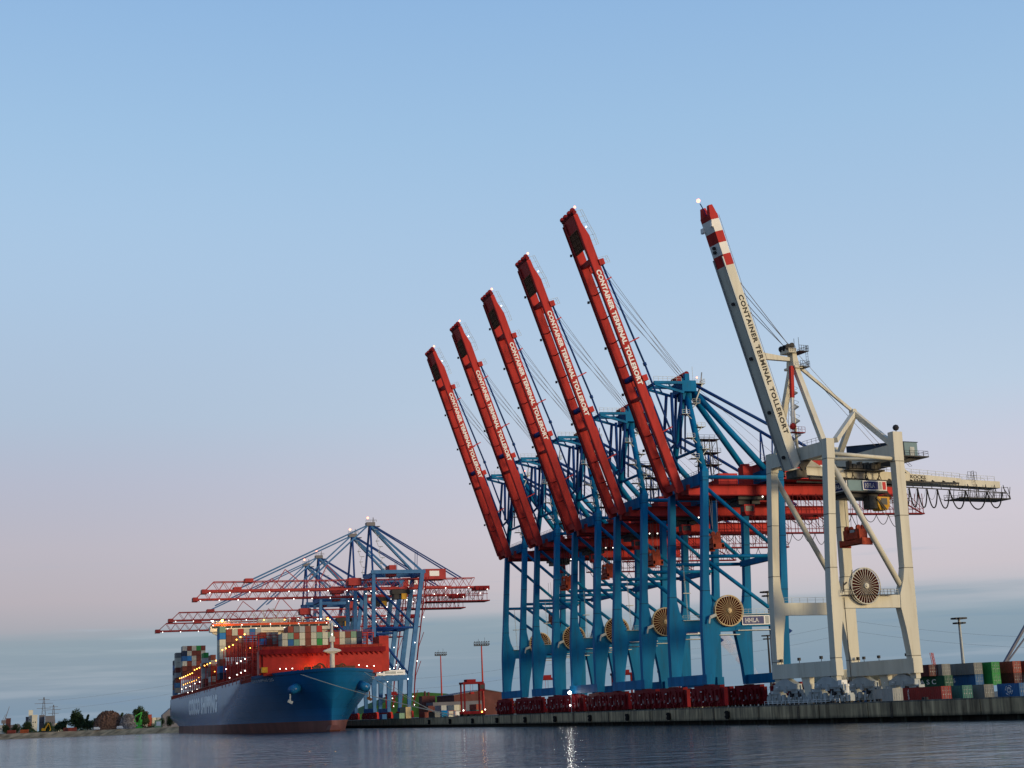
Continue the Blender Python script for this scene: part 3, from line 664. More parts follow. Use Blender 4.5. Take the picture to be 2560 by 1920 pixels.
def place_blue():
    proto = make_blue_crane()
    which = ['next to the white crane, reel in full view', 'second in the row counting from the white crane', 'third in the row, the middle one of five', 'fourth in the row counting from the white crane', 'last in the row, towards the container ship']
    for i, y in enumerate(YS):
        r = proto if i == 0 else copy_tree(proto); r.location = (XW, y, ZG)
        tag(r, 'blue crane with raised red boom '+which[i], 'crane', 'blue quay cranes with raised red booms')
    sp = ['under the blue crane beside the white one', 'under the second blue crane from the white one', 'under the third blue crane of the row', 'under the fourth blue crane of the row', 'under the last blue crane of the row']
    for i, y in enumerate(YS): spreader((XW+(9.6 if i < 4 else 16), y+11.15, 42.0 if i < 4 else 33), 0, 'red lifting spreader hanging '+sp[i])
place_blue()

# ------------------------------------------------------------------ the white crane on the bent stretch of quay
def make_white_crane():
    root = empty('container_crane', B(4.4, -15.8, ZG), ROT); OF = (0, 0, -ZG); M = lambda: MB(OF)
    tag(root, 'cream white crane with striped raised boom tip, in front of the blue cranes', 'crane')
    CP = 'cream_paint'; YC = 10.6; YW = 21.7
    xo = [(9, 0), (25, .3), (35, .9), (53, 2.2), (57.2, 2.35)]; xl = [(9, 21.7), (30, 21.8), (48, 22.0), (59.3, 22.3)]
    wf = [(9.1, 1.55), (13, 1.6), (18, 2.1), (22.3, 2.85), (25.2, 2.75), (28, 2.0), (31, 1.75), (53, 1.8), (53.05, 2.0), (57.2, 2.0)]
    wl = [(9.1, 2.2), (13, 2.4), (18, 3.1), (22.3, 4.0), (25.2, 3.9), (28, 2.8), (31, 2.25), (52.9, 2.3), (52.95, 2.45), (59.3, 2.45)]
    for ya, yb in ((0, 1.75), (YW-1.75, YW)):
        M().loft([(lerp_tab(xo, z), lerp_tab(xo, z)+w, ya, yb, z) for z, w in wf]).build('leg', CP, root)
        m = M().loft([(lerp_tab(xl, z)-w, lerp_tab(xl, z), ya, yb, z) for z, w in wl]).build('leg', CP, root)
        q_ = M()
        for z_ in (12.6, 30.6, 41.5, 53.0):
            for tb, wt, sg in ((xo, wf, 1), (xl, wl, -1)):
                a_ = lerp_tab(tb, z_); w_ = lerp_tab(wt, z_); q_.box(min(a_, a_+sg*w_)-.03, max(a_, a_+sg*w_)+.03, ya-.03, yb+.03, z_-.07, z_+.07)
        q_.build('plate_seam', 'seam_dark', root)
        y = (ya+yb)/2
        M().box(2.6, 18.3, ya+.15, yb-.15, 22.4, 25.0).build('portal_beam', CP, root)
        M().tube((3.6, y, 52.4), (19.6, y, 25.6), .6, 12).build('brace', CP, root, True)
        m = M().rail((3.2, ya+.3, 25.0), (17.6, ya+.3, 25.0)); m.build('portal_railing', 'galvanised', root)
    M().tube((3.9, .9, 54.2), (19.9, .9, 53.6), .42, 10).build('brace', CP, root, True)
    M().tube((3.6, YC-1.5, 54.4), (19.9, 1.3, 53.5), .36, 10).build('brace', CP, root, True)
    M().tube((3.9, YW-.9, 54.2), (19.9, YW-.9, 53.6), .42, 10).build('brace', CP, root, True)
    for x0, x1, ze in ((-.05, 1.65, 12.1), (19.45, 21.75, 12.1)):
        M().box(x0, x1, -.15, YW+.15, 9.1, ze).build('sill_beam', CP, root)
    M().box(2.2, 4.2, 1.7, YW-1.7, 53.9, 56.7).build('cross_beam', CP, root)
    M().box(19.9, 22.2, 1.7, YW-1.7, 53.8, 56.7).build('cross_beam', CP, root)
    m = M().rail((2.4, 2, 56.7), (2.4, YC-2.5, 56.7), step=1.4); m.build('beam_railing', 'galvanised', root)
    m = M()
    for x, y in ((.7, 2), (.7, 5.5), (.7, 13), (.7, 19.3), (20.5, 3.0), (20.5, 12), (20.5, 17), (20.5, 19)):
        m.tube((x, y, 12.1), (x, y, 12.6), .07, 5); m.box(x-.25, x+.2, y-.3, y+.3, 12.6, 13.2)
    m.build('floodlight_housing', 'dark_steel', root)
    # undercarriage
    bm = bogie_mesh('grey_paint', 'dark_steel', 11, False)
    add_bogies(root, bm, [(.8, 3.6, 0), (.8, YW-3.8, 0), (20.6, 4.6, 0), (20.6, YW-3.8, 0)], 0)
    for o in root.children:
        if o.name.startswith('bogie') and not o.name.startswith('bogie_r'): o.scale = (1, .80, 1)
    for x in (.2, 20.2):
        M().loft([(x+.3, x+.9, YC-1.0, YC+.2, 3.75), (x+.2, x+1.0, YC-1.1, YC+.6, 5), (x, x+1.2, YC-1.3, YC+1.5, 9.1)]).build('storm_post', CP, root)
    for x in (.2, 20.2):
        for y in (1.2, YW-1.2): M().box(x, x+1.2, y-.9, y+.9, 8.0, 9.15).build('pivot', CP, root)
    M().box(.0, 1.4, -1.4, -.2, 7.2, 8.2).box(.2, 1.2, -1.3, -.3, 5.6, 7.2).tube((.7, -1.9, 4.6), (.7, -1.9, 7.0), .45, 8).tube((.7, -1.9, 6.9), (.7, -1.9, 7.4), .6, 8).build('electrical_cabinet', 'white_paint', root)
    m = M().rail((-1.3, -2, 3.6), (-1.3, YW+2, 3.6), h=1.0, step=1.5); m.build('bogie_railing', 'sign_white', root)
    # girder
    M().prism([(3.4, 50.9), (3.4, 52.7), (6, 52.8), (32, 51.95), (33, 51.9), (45.2, 51.3), (45.2, 51.05), (56.4, 50.9), (56.4, 49.4), (40, 49.8)], YC-1.7, YC+1.7).build('girder', CP, root)
    m = M()
    for y in (YC-2.4, YC+2.1): m.box(3.5, 44, y, y+.3, 49.9, 50.25)
    for i in range(14): m.bar((4+i*3, YC-2.3, 50.2), (4+i*3, YC-1.6, 50.6), .2, .3)
    m.build('trolley_rail', 'dark_steel', root)
    m = M().rail((22.5, YC-1.6, 52.3), (45, YC-1.6, 51.3)).rail((45, YC-1.6, 51.1), (55, YC-1.6, 50.9)).rail((22.5, YC+1.6, 52.3), (55, YC+1.6, 50.9)); m.build('girder_railing', 'galvanised', root)
    m = M().bar((22.5, YC-2.6, 48.9), (57, YC-2.6, 48.2), .18, .22)
    for i in range(14): m.bar((23+i*2.6, YC-2.6, 48.8-i*.05), (23+i*2.6, YC-2.2, 50.0), .12, .12)
    m.build('festoon_beam', 'dark_steel', root)
    m = M(); xs = [23.2, 25.3, 27.4, 29.6, 31.9, 34.5, 37.4, 40.8, 45.3, 51.5, 56.0][2:]
    for a, b in zip(xs, xs[1:]):
        zt = 48.6-(a-30)*.012; dp = 4.1-(max(0, a-45)*.08)
        m.path([(a+(b-a)*(t+1)/2, YC-2.6, zt-dp*(1-abs(t)**2.3)) for t in [-1+k/8 for k in range(17)]], .15, 6)
        m.path([(a+(b-a)*(t+1)/2, YC-2.2, zt-dp*.55*(1-t*t)) for t in [-1+k/6 for k in range(13)]], .035, 4)
    m.build('festoon_cable', 'black_rubber', root)
    m = M()
    for y in (YC-2.4, YC+2.4):
        m.bar((43.5, y, 46.9), (58.4, y, 46.9), .22, .25); m.rail((43.5, y, 46.95), (58.2, y, 46.95), step=1.0, r=.05)
        for i in range(6): m.bar((46+i*2.4, y, 46.9), (46.6+i*2.4, y, 49.6), .1, .1)
        m.bar((56.5, y, 49.5), (58.4, y, 46.9), .12, .12); m.bar((56.6, y, 49.4), (57.9, y, 49.5), .1, .1); m.bar((57.9, y, 49.5), (58.4, y, 46.9), .1, .1)
    m.box(43.5, 58.3, YC-2.4, YC+2.4, 46.75, 46.85); m.ladder((48.8, YC-2.0, 47), (48.4, YC-2.0, 53), w=.7); m.rail((47, YC-2, 50.9), (49.5, YC-2, 50.9), step=.8, h=1.9); m.build('tail_walkway', 'dark_steel', root)
    text('lettering', 'KOCKS', 4.2, .78, Vector((31.0, YC-1.73, 50.95-ZG)), (1, 0, -.03), (0, 0, 1), 'letter_black', root, .02, 1.05)
    text('lettering', 'KRANE', 3.4, .55, Vector((31.9, YC-1.73, 50.28-ZG)), (1, 0, -.03), (0, 0, 1), 'letter_black', root, .02, 1.05)
    # machinery house behind the landside legs
    hz = lambda y: 57.7+(y-3)*.115
    h = M().hexa([(25.1, 3, 54.5), (28.6, 3, 54.5), (28.6, 22.5, 54.5), (25.1, 22.5, 54.5)], [(25.1, 3, hz(3)), (28.6, 3, hz(3)), (28.6, 22.5, hz(22.5)), (25.1, 22.5, hz(22.5))]).build('machinery_house', 'house_grey', root)
    M().hexa([(24.8, 2.9, hz(3)), (28.8, 2.9, hz(3)), (28.8, 22.6, hz(22.5)), (24.8, 22.6, hz(22.5))], [(24.8, 2.9, hz(3)+.16), (28.8, 2.9, hz(3)+.16), (28.8, 22.6, hz(22.5)+.16), (24.8, 22.6, hz(22.5)+.16)]).build('roof', 'house_navy', h)
    M().hexa([(24.95, 3.05, 54.6), (25.08, 3.05, 54.6), (25.08, 22.4, 54.6), (24.95, 22.4, 54.6)], [(24.95, 3.05, hz(3)-.02), (25.08, 3.05, hz(3)-.02), (25.08, 22.4, hz(22.4)-.02), (24.95, 22.4, hz(22.4)-.02)]).build('waterside_wall', 'house_navy', h)
    M().box(26.5, 27.7, 2.9, 2.99, 54.7, 56.7).box(26.75, 27.45, 2.86, 2.9, 55.7, 56.5).build('door', 'galvanised', h)
    m = M().box(22.5, 30.2, 1.4, 20, 54.3, 54.55); m.rail((22.6, 1.5, 54.55), (30.1, 1.5, 54.55), step=1.3).rail((30.1, 1.5, 54.55), (30.1, 19.5, 54.55), step=1.5)
    m.bar((22.4, 3, 52.6), (27, 3, 54.3), .5, .5); m.bar((22.4, 3, 53.0), (29, 3, 54.2), .3, .3); m.ladder((23, 2, 54.4), (25.5, 2, 52.3), w=.8); m.build('house_platform', 'dark_steel', root)
    M().bar((27.4, YC-1.2, 54.2), (31.2, YC-1.2, 51.9), .5, .5).build('house_strut', CP, root)
    # trolley with its sign house, hoist and yellow cab
    m = M()
    for i in range(9): m.box(13.4+i*.95, 13.4+i*.95+random.uniform(.5, .9), YC-3.4, YC-2.2, 52.4, 53.1+random.uniform(0, 1.0))
    m.box(13, 22.4, YC-3.8, YC-1.9, 51.9, 52.2).box(14, 21, YC+1.9, YC+3.4, 52.2, 53.6)
    for x in (14.5, 18, 21.5): m.bar((x, YC-3.2, 52), (x-.6, YC-3.0, 49.7), .2, .2); m.bar((x-.6, YC-3.2, 52), (x+.6, YC-3.0, 49.7), .12, .12)
    for i in range(10): m.bar((22.3+i*.3, YC-3, 45), (21.6+i*.35, YC-2.8+i*.3, 49.5), .08, .08)
    m.build('trolley_machinery', 'grime', root)
    th = M().box(12.4, 22.4, YC-3.7, YC+3.7, 47.5, 49.8).build('trolley_house', 'house_grey', root)
    M().box(12.2, 22.6, YC-3.9, YC+3.9, 47.2, 47.5).box(13, 21, YC-2.5, YC+2.5, 46.3, 47.2).build('trolley_frame', 'dark_steel', root)
    company_sign(root, 16.0, 22.3, 47.65, 49.7, YC-4.05, OF, 'trolley_sign')
    s2 = M().box(12.1, 12.3, YC-3.5, YC+3.5, 47.6, 49.7).build('side_sign', 'sign_white', root)
    M().box(12.03, 12.09, YC-3.3, YC+1.2, 47.8, 49.5).build('navy_field', 'sign_navy', s2)
    text('lettering', 'HHLA', 2.7, .9, Vector((12.02, YC+.6, 48.2-ZG)), (0, -1, 0), (0, 0, 1), 'sign_white', s2, .01, 1.0)
    c = M().loft([(20.6, 22.6, YC-3.4, YC-1.0, 43.6), (19.9, 23.1, YC-3.6, YC-.9, 44.6), (19.9, 23.1, YC-3.6, YC-.9, 46.4)]).build('operator_cab', 'yellow_paint', root)
    M().box(20.8, 22.4, YC-3.68, YC-3.6, 44.7, 46.1).box(19.84, 19.9, YC-3.3, YC-1.2, 44.7, 46.1).build('window', 'glass', c)
    M().bar((19.6, YC-3.5, 46.2), (21.4, YC-3.9, 43.6), .25, .25).bar((20.1, YC-3.5, 46.2), (21.9, YC-3.9, 43.6), .18, .18).box(17.9, 19.9, YC-3.4, YC-1.2, 43.9, 46.6).build('cab_frame', 'grime', root)
    m = M().path([(13+8*t, YC-2.4, 45.6-2.2*(1-(2*t-1)**2)) for t in [k/10 for k in range(11)]], .06, 4); m.path([(21+6*t, YC-2.4, 44.6-2.3*(1-(2*t-1)**2)) for t in [k/10 for k in range(11)]], .06, 4); m.build('trailing_cable', 'wire_steel', root)
    # boom: one wide box girder
    du = Vector((-.2935, 0, .956)); dn = Vector((.956, 0, .2935)); H = Vector((.0, 0, 52.3)); P = lambda s, n, y: H+du*s+dn*n+Vector((0, y, 0))
    Y0, Y1 = YC-1.95, YC+1.75
    def seg(s0, s1, name, mt, par, y0=Y0, y1=Y1, n0=0, n1=2.05):
        q = lambda s, a, b: [P(s, a, y0), P(s, b, y0), P(s, b, y1), P(s, a, y1)]
        return M().hexa(q(s0, n0, n1), q(s1, n0, n1)).build(name, mt, par)
    boom = seg(-.2, 44.9, 'boom', CP, root)
    for s0, s1, mt in ((44.9, 47.4, 'red_paint'), (47.4, 50.0, 'white_paint'), (50.0, 52.5, 'red_paint'), (52.5, 55.2, 'white_paint'), (55.2, 56.3, 'red_paint')): seg(s0, s1, 'painted_band', mt, boom)
    for y0, y1 in ((Y0, Y0+1.1), (Y1-1.1, Y1)):
        q = lambda s, a, b, c, d: [P(s, a, c), P(s, b, c), P(s, b, d), P(s, a, d)]
        M().hexa(q(56.3, .1, 1.95, y0, y1), q(58.4, .7, 1.6, y0+.15, y1-.15)).build('tip_prong', 'red_paint', boom)
    m = M()
    for y in (Y0-.02, Y1-.3):
        m.hexa([P(0, -.32, y), P(0, -.02, y), P(0, -.02, y+.32), P(0, -.32, y+.32)], [P(47, -.32, y), P(47, -.02, y), P(47, -.02, y+.32), P(47, -.32, y+.32)])
    m.build('trolley_rail', 'galvanised', boom)
    m = M()
    for s, y in ((49.3, YC), (48.4, YC+.2), (36.7, YC-.2), (24.5, YC-.1), (12.5, YC-.2), (2.6, YC)): m.tube(P(s, -.5, y), P(s, 0, y), .38, 8)
    m.build('underside_lamp', 'dark_steel', boom)
    M().box(*[c for c in (P(53.6, -.6, 0).x, P(53.6, 0, 0).x, Y1-.4, Y1+.5, P(53.6, 0, 0).z-.5, P(53.6, 0, 0).z+.6)]).box(P(54.2, -.4, 0).x, P(54.2, 0, 0).x, Y0-.2, Y0+.5, P(54.2, 0, 0).z-.6, P(54.2, 0, 0).z+.5).build('tip_lamp_box', 'white_paint', boom)
    m = M(); m.tube(P(.5, 2.7, Y0+.5), P(56, 2.7, Y0+.5), .045, 4)
    for i in range(19): m.tube(P(1+i*3, 2.0, Y0+.5), P(1+i*3, 2.75, Y0+.5), .04, 4)
    m.build('boom_cable_run', 'wire_steel', boom)
    m = M(); m.tube(P(56.5, .7, YC), P(59.4, .0, YC), .12, 6); m.tube(P(56.4, 1.6, YC), P(58.3, .2, YC), .06, 5); m.build('warning_light_mast', 'deep_blue_paint', boom)
    lamp('warning_light', P(60.1, -.2, YC)-Vector((0, 0, ZG)), .42, 'lamp_red', boom)
    text('lettering', 'CONTAINER TERMINAL TOLLERORT', 30.9, 1.22, P(38.1, .42, Y0)-Vector((0, 0, ZG)), -du, dn, 'letter_black', boom, .04, 1.14)
    M().box(.7, 3.2, YC-1.9, YC+1.9, 50.4, 52.0).bar((1.6, YC-2.2, 52.2), (3.8, YC-2.2, 54.4), .3, 1.4).build('hinge_frame', 'grime', root)
    m = M().prism([(2.4, 52.6), (3.2, 54.3), (3.9, 54.3), (7.2, 52.6)], YC-2.2, YC-1.8); m.build('hinge_bracket', CP, root)
    # tower, stays and back triangle
    m = M().loft([(2.6, 4.2, YC-1.4, YC+1.4, 74.2), (2.6, 4.0, YC-1.2, YC+1.2, 75.6), (2.9, 3.8, YC-.8, YC+.8, 78)]); m.box(1.4, 3.4, YC-1.6, YC+1.6, 77.4, 78.4); m.box(2.4, 4.4, YC-2, YC+2, 74.0, 74.5); m.build('apex_frame', CP, root)
    m = M()
    for y in (YC-1.2, YC, YC+1.2): m.tube((1.6, y-.2, 78.6), (1.6, y+.2, 78.6), .7, 10); m.tube((2.6, y-.2, 79), (2.6, y+.2, 79), .6, 10)
    m.build('sheaves', 'dark_steel', root)
    m = M()
    for z in (74.2, 77.6):
        m.box(3.6, 6.0, YC-2.4, YC+1.5, z, z+.12); m.rail((3.6, YC-2.4, z), (6.0, YC-2.4, z), step=.6, h=1.3).rail((6.0, YC-2.4, z), (6.0, YC+1.5, z), step=.6, h=1.3)
    m.rail((.6, YC-1.8, 77.6), (3, YC-1.8, 77.6), step=.6, h=1.2); m.ladder((5.9, YC-1.8, 74.2), (5.9, YC-1.8, 79), w=.7); m.tube((4.6, YC-1, 78), (4.6, YC-1, 81), .05, 4); m.tube((3.4, YC-1, 78), (3.4, YC-1, 80.6), .05, 4); m.build('apex_platform', 'dark_steel', root)
    for y0, x0, z0 in ((2.4, 3.5, 56.6), (YW-2.4, 3.5, 56.6)):
        M().bar((x0, y0, z0), (3.4, YC+(-.7 if y0 < YC else .7), 74.4), 1.0, 1.2, up=(1, 0, 0)).build('tower_leg', CP, root)
    M().bar((3.0, YC, 76.1), (-4.6, YC, 76.5), .9, .75, w2=.9, h2=1.4).build('stay_arm', CP, root)
    M().bar((4.4, YC, 75.0), (18.2, YC, 65.6), .5, .6).build('backstay', CP, root)
    M().cyl_y(18.3, 65.5, .55, YC-.7, YC+.7, 14).build('backstay_pin', CP, root)
    for q, w in (((5.4, .9, 57.0), .9), ((20.8, YW-1.4, 56.9), 1.1), ((20.4, 1.6, 57.0), 1.1)):
        M().bar((18.6, YC, 65.2), q, w, 1.1).build('back_frame_leg', CP, root)
    M().tube((2.6, YC+.3, 74.2), (3.0, YC+.3, 56.8), .3, 10).build('access_mast', 'cream_paint', root, True)
    m = M()
    for i in range(90):                               # spiral stair round the mast
        z = 57+i*.16; t = i*.33
        if (i//14) % 2 == 0 or True: m.bar((3.0-.0*i, YC+.3, z), (3.0+1.05*math.cos(t), YC+.3+1.05*math.sin(t), z), .3, .05)
    m.path([(3.0+1.05*math.cos(i*.33), YC+.3+1.05*math.sin(i*.33), 58+i*.16) for i in range(90)], .04, 4); m.build('spiral_stair', 'galvanised', root)
    m = M().box(.6, 4.0, YC-1.6, YC-.4, 59.9, 60.1).rail((.6, YC-1.6, 60.1), (4, YC-1.6, 60.1), step=.8); m.build('mast_platform', 'dark_red_paint', root)
    st = M().bar((2.0, YC-1.2, 74.4), (1.6, YC-1.2, 67.5), .75, .75).build('stay_strut', 'red_paint', root)
    M().bar((1.6, YC-1.2, 67.5), (1.25, YC-1.2, 62), .6, .6).build('strut_end', 'white_paint', st); M().ball((1.2, YC-1.2, 61.3), .75).build('strut_joint', 'red_paint', st)
    m = M()
    for i in range(4): m.tube(P(41.5-i*1.3, 2.05, Y0+.5+i*.8), (1.7+(i % 2)*.9, YC-1.2+i*.8, 79.1), .075, 5)
    m.build('hoist_rope', 'wire_steel', root)
    m = M()
    for y in (YC-.8, YC+.8): m.tube((4.6, y, 77), (24.5, y, 58), .05, 4)
    for y in (YC-1, YC+1): m.tube((2.2, y, 67), (1.0, y+.1, 55), .05, 4)
    m.build('hoist_rope', 'wire_steel', root)
    make_reel(root, 8.45, 26.75, -1.0, 3.65, OF, 'cream_paint', 'reel_dark')
    m = M().bar((4.0, -.6, 27.5), (3.2, -.6, 27.0), .2, .3).bar((3.2, -.6, 27.6), (3.0, -.6, 25.6), .15, .15).bar((4.4, -.6, 25), (5.6, -.6, 30), .12, .12); m.rail((11.8, -1.2, 25), (15.4, -1.2, 25), step=1).rail((2.8, -1.2, 25), (5.5, -1.2, 25), step=1); m.box(2.8, 15.4, -1.3, 0, 24.9, 25.0)
    m.tube((3.4, -.15, 8), (3.3, -.15, 24.5), .09, 5); m.build('reel_platform', 'dark_steel', root)
    MB(OF).ball((21.5, .9, 60.3), .7, 10).tube((21.5, .9, 59.3), (21.5, .9, 59.9), .1, 6).build('signal_horn', 'dark_steel', root)
    spreader(B(4.4+16.0, -15.8+YC, 36.4), ROT+R(4), 'red lifting spreader on ropes between the legs of the white crane', 7.2)
    return root
make_white_crane()

# ------------------------------------------------------------------ lattice-boom cranes working the ship
def make_truss_crane():
    root = empty('container_crane', (XW, 763, ZG)); OF = (0, 0, -ZG); M = lambda: MB(OF)
    BP, RP = 'far_blue', 'far_red'
    for sy in (-1, 1):
        y = sy*10.5
        M().bar((5.2, y, 9), (5.2, y, 24), 1.5, 1.5, w2=2.6, h2=2.2, up=(0, 1, 0)).bar((5.2, y, 24), (6.2, y, 74), 2.2, 1.7, up=(0, 1, 0), w2=1.6, h2=1.6).build('leg', BP, root)
        M().bar((22.4, y, 9), (23.2, y, 24), 1.6, 1.6, w2=2.6, h2=2.2, up=(0, 1, 0)).bar((23.2, y, 24), (31, y, 75), 2.3, 1.8, up=(0, 1, 0), w2=2.0, h2=1.8).build('leg', BP, root)
        M().box(6.4, 21.8, y-.9, y+.9, 22.2, 24.4).build('portal_beam', BP, root)
        for p, q, r in (((5.6, y, 47.5), (26.6, y, 47.5), .6), ((6, y, 70), (26.4, y, 48), .6), ((5.6, y, 46.8), (22.8, y, 24.6), .6)):
            M().tube(p, q, r, 8).build('brace', 'deep_blue_paint', root, True)
        M().box(5, 32.5, y-.8, y+.8, 74.2, 76.0).build('top_beam', BP, root)
        m = M()
        if sy < 0:
            for i in range(9): m.bar((22.6+i*.95+1.4, y-1.4, 10+i*7), (22.6+(i+1)*.95+(1.4 if i % 2 else 3.2), y-1.4, 17+i*7), .35, .25)
            m.bar((24.4, y-1.2, 9), (25.6, y-1.2, 24), .5, .5); m.bar((25.6, y-1.2, 24), (32.6, y-1.2, 72), .5, .5); m.build('leg_stairs', 'dark_red_paint', root)
    for x in (5.2, 22.4):
        M().box(x-.9, x+.9, -12, 12, 7.0, 9.0).build('sill_beam', BP, root)
        M().box(x-.8, x+.8, -10, 10, 46.6, 48.2).build('cross_beam', BP, root)
    M().box(5.2, 7, -10, 10, 72.5, 75).build('cross_beam', BP, root); M().box(30, 32, -10, 10, 73.4, 75.8).build('cross_beam', BP, root)
    bm = bogie_mesh('red_paint', 'grey_paint', 21)
    for x in (5.2, 22.4):
        for y in (-9, 9):
            o = link('bogie', bm[0], root); o.location = (x, y, 0); o.scale = (1, 1, .68); link('warning_plates', bm[3], o)
    # lattice boom and back girder, lowered
    m = M()
    for y in (-3, 3):
        m.bar((-75, y, 67.6), (62, y, 67.6), .55, .8); m.bar((-71, y, 72.2), (60, y, 72.2), .34, .38); m.bar((-75.5, y, 67.6), (-71, y, 72.2), .4, .4)
        for i in range(26):
            x = -71+i*5.04; m.bar((x, y, 72.0), (x+2.52, y, 68), .2, .2); m.bar((x+2.52, y, 68), (x+5.04, y, 72.0), .2, .2)
    for i in range(28): m.bar((-74+i*5, -3, 67.4), (-74+i*5, 3, 67.4), .3, .3); m.bar((-71+i*4.85, -3, 72.3), (-71+i*4.85, 3, 72.3), .22, .22)
    m.box(-76.8, -74.2, -3.6, 3.6, 66.6, 68.6).build('lattice_boom', RP, root)
    m = M()
    for y in (-5.5, 5.5):
        m.bar((34, y, 60.5), (67, y, 60.5), .35, .4); m.bar((34, y, 63.8), (66, y, 63.8), .3, .3)
        for i in range(15): m.bar((34+i*2.25, y, 60.5), (34+i*2.25, y, 67.4), .2, .2)
        for i in range(14): m.bar((34+i*2.25, y, 64), (36.25+i*2.25, y, 67.2), .16, .16)
    m.box(34, 67, -5.5, 5.5, 60.2, 60.4); m.box(60, 67.5, -4, 4, 66, 68); m.build('tail_gantry', 'dark_red_paint', root)
    m = M()
    for i in range(7): m.path([(37+i*4.2+2.1*t, -5, 66-7*(1-t*t)*(.6+.1*(i % 4))) for t in [-1+k/5 for k in range(11)]], .14, 4)
    m.build('festoon_cable', 'black_rubber', root)
    for x0, x1, z0, z1, nm, mt in ((33, 44.5, 71.6, 76.8, 'machinery_house', RP), (-5, 1.5, 69.4, 73, 'hinge_house', RP), (15.5, 19, 73.6, 79, 'hoist_house', RP)):
        h = M().box(x0, x1, -5 if x0 > 0 else -3.4, 5 if x0 > 0 else 3.4, z0, z1).build(nm, mt, root)
        if x0 == 33: M().box(36, 41, -5.15, -5.01, 73.2, 75.8).build('house_sign', 'sign_white', h)
    M().box(17, 26, -3.4, 3.4, 64.6, 66.9).box(18, 21, -3, 3, 62.2, 64.6).build('trolley', 'dark_steel', root)
    M().box(21.5, 24.2, -4.4, -1.4, 62, 64.8).build('operator_cab', 'yellow_paint', root)
    for y in (-9.6, 9.6):
        M().bar((6, y, 75), (7, y*.12, 99.5), .9, .9).build('tower_leg', 'deep_blue_paint', root)
        M().bar((31, y*.8, 76), (7.6, y*.12, 99), 1.1, 1.1).build('tower_leg', BP, root)
        for q in ((-54, y*.3, 72.5), (-24, y*.3, 72.5)): M().bar((6.6, y*.14, 100), q, .5, .6).build('forestay', BP, root)
        m = M().bar((7.5, y*.14, 100), (53, y*.3, 72.3), .5, .6); m.bar((30.6, y*.25, 86), (30.2, y*.25, 76), .25, .25); m.build('backstay', 'deep_blue_paint', root)
    for a in ((-36, 78), (-15, 80)): M().bar((a[0]-4, 0, 72), (a[0], 0, a[1]), .35, .35).bar((a[0]+7, 0, 72), (a[0], 0, a[1]), .35, .35).build('stay_frame', RP, root)
    M().box(-56, -52, -3.4, 3.4, 71.8, 73.6).build('stay_lug', RP, root)
    m = M().box(5, 9.4, -2, 2, 99.2, 101).rail((4.6, -2.4, 101), (10, -2.4, 101), step=1, r=.09).box(9, 12, -1.6, 1.6, 98.8, 99.1).tube((8.8, 0, 101), (8.8, 0, 103.6), .2, 5); m.build('apex_platform', 'wire_steel', root)
    m = M()
    for i in range(8): z = 97-i*2.8; m.box(8.6+(97-z)*.16+(i % 2)*1.3, 10.4+(97-z)*.16+(i % 2)*1.3, -2.6, -1, z, z+.15); m.bar((9+(97-z)*.16+(i % 2)*1.5, -1.8, z), (10+(97-z)*.16-(i % 2)*.6, -1.8, z-2.8), .4, .15)
    m.build('tower_stairs', 'galvanised', root)
    lamp('warning_light', (6, 0, 103.4-ZG), .55, 'lamp_red', root)
    s = M().box(9.6, 20.6, -11.7, -11.4, 24.6, 27.0).build('name_board', 'sign_white', root); M().box(10.6, 16.0, -11.76, -11.71, 25.2, 26.4).box(16.6, 19.6, -11.76, -11.71, 25.5, 26.1).build('writing', 'grey_paint', s)
    for i in range(8): lamp('floodlight', (-73+i*9.6, -3.2, 66.9-ZG), .23, 'lamp_white', root)
    for x, y, z in ((6, -4, 66.2), (12, -4, 65.8), (28, -4, 66.0), (33, -5.8, 67), (38, -5.8, 64), (44, -5.8, 67), (50, -5.8, 64), (56, -5.8, 67), (62, -5.8, 64), (66, -5, 66), (10, 4, 66), (20, 4, 61), (22, -11.6, 22.5), (25.8, -12, 40), (26.8, -12, 31), (24.8, -11.8, 10), (24.3, -11.8, 14), (13, -11.8, 27.6), (15, -11.8, 27.9), (18, -11.8, 27.5), (16, -4, 62), (24, -5, 61.5), (28, 8, 69), (6, 8, 66)):
        lamp('floodlight', (x, y, z-ZG), .24, 'lamp_white', root)
    return root
mat('far_red', (.36, .05, .05), .55, spec=.06, var=.15)
mat('far_blue', (.06, .17, .36), .55, spec=.06, var=.15)
def place_truss():
    proto = make_truss_crane()
    ws = ['beside the ship bow, first of four', 'second from the bow', 'behind the ship bridge, third from the bow', 'nearest the ship stern, last of four']
    ws[3] = 'towards the ship stern, last of four'
    for i, y in enumerate((763, 811, 919, 966)):
        r = proto if i == 0 else copy_tree(proto); r.location = (XW, y, ZG)
        dz, sx = ((0, 1), (0, 1), (-3.4, 1.055), (-6.6, 1.11))[i]
        if dz:
            for ch in r.children:
                n_ = ch.name.split('.')[0]
                if n_ in ('lattice_boom', 'tail_gantry', 'stay_lug', 'stay_frame', 'festoon_cable', 'hinge_house', 'trolley', 'operator_cab', 'forestay'): ch.location.z += dz if n_ != 'forestay' else 0
                if n_ in ('lattice_boom', 'stay_frame', 'stay_lug'): ch.scale.x = sx
                if n_ == 'floodlight' and 58 < ch.location.z: ch.location.z += dz; ch.location.x *= sx
        tag(r, 'blue crane with lowered red lattice boom '+ws[i], 'crane', 'lattice boom cranes unloading the ship')
place_truss()

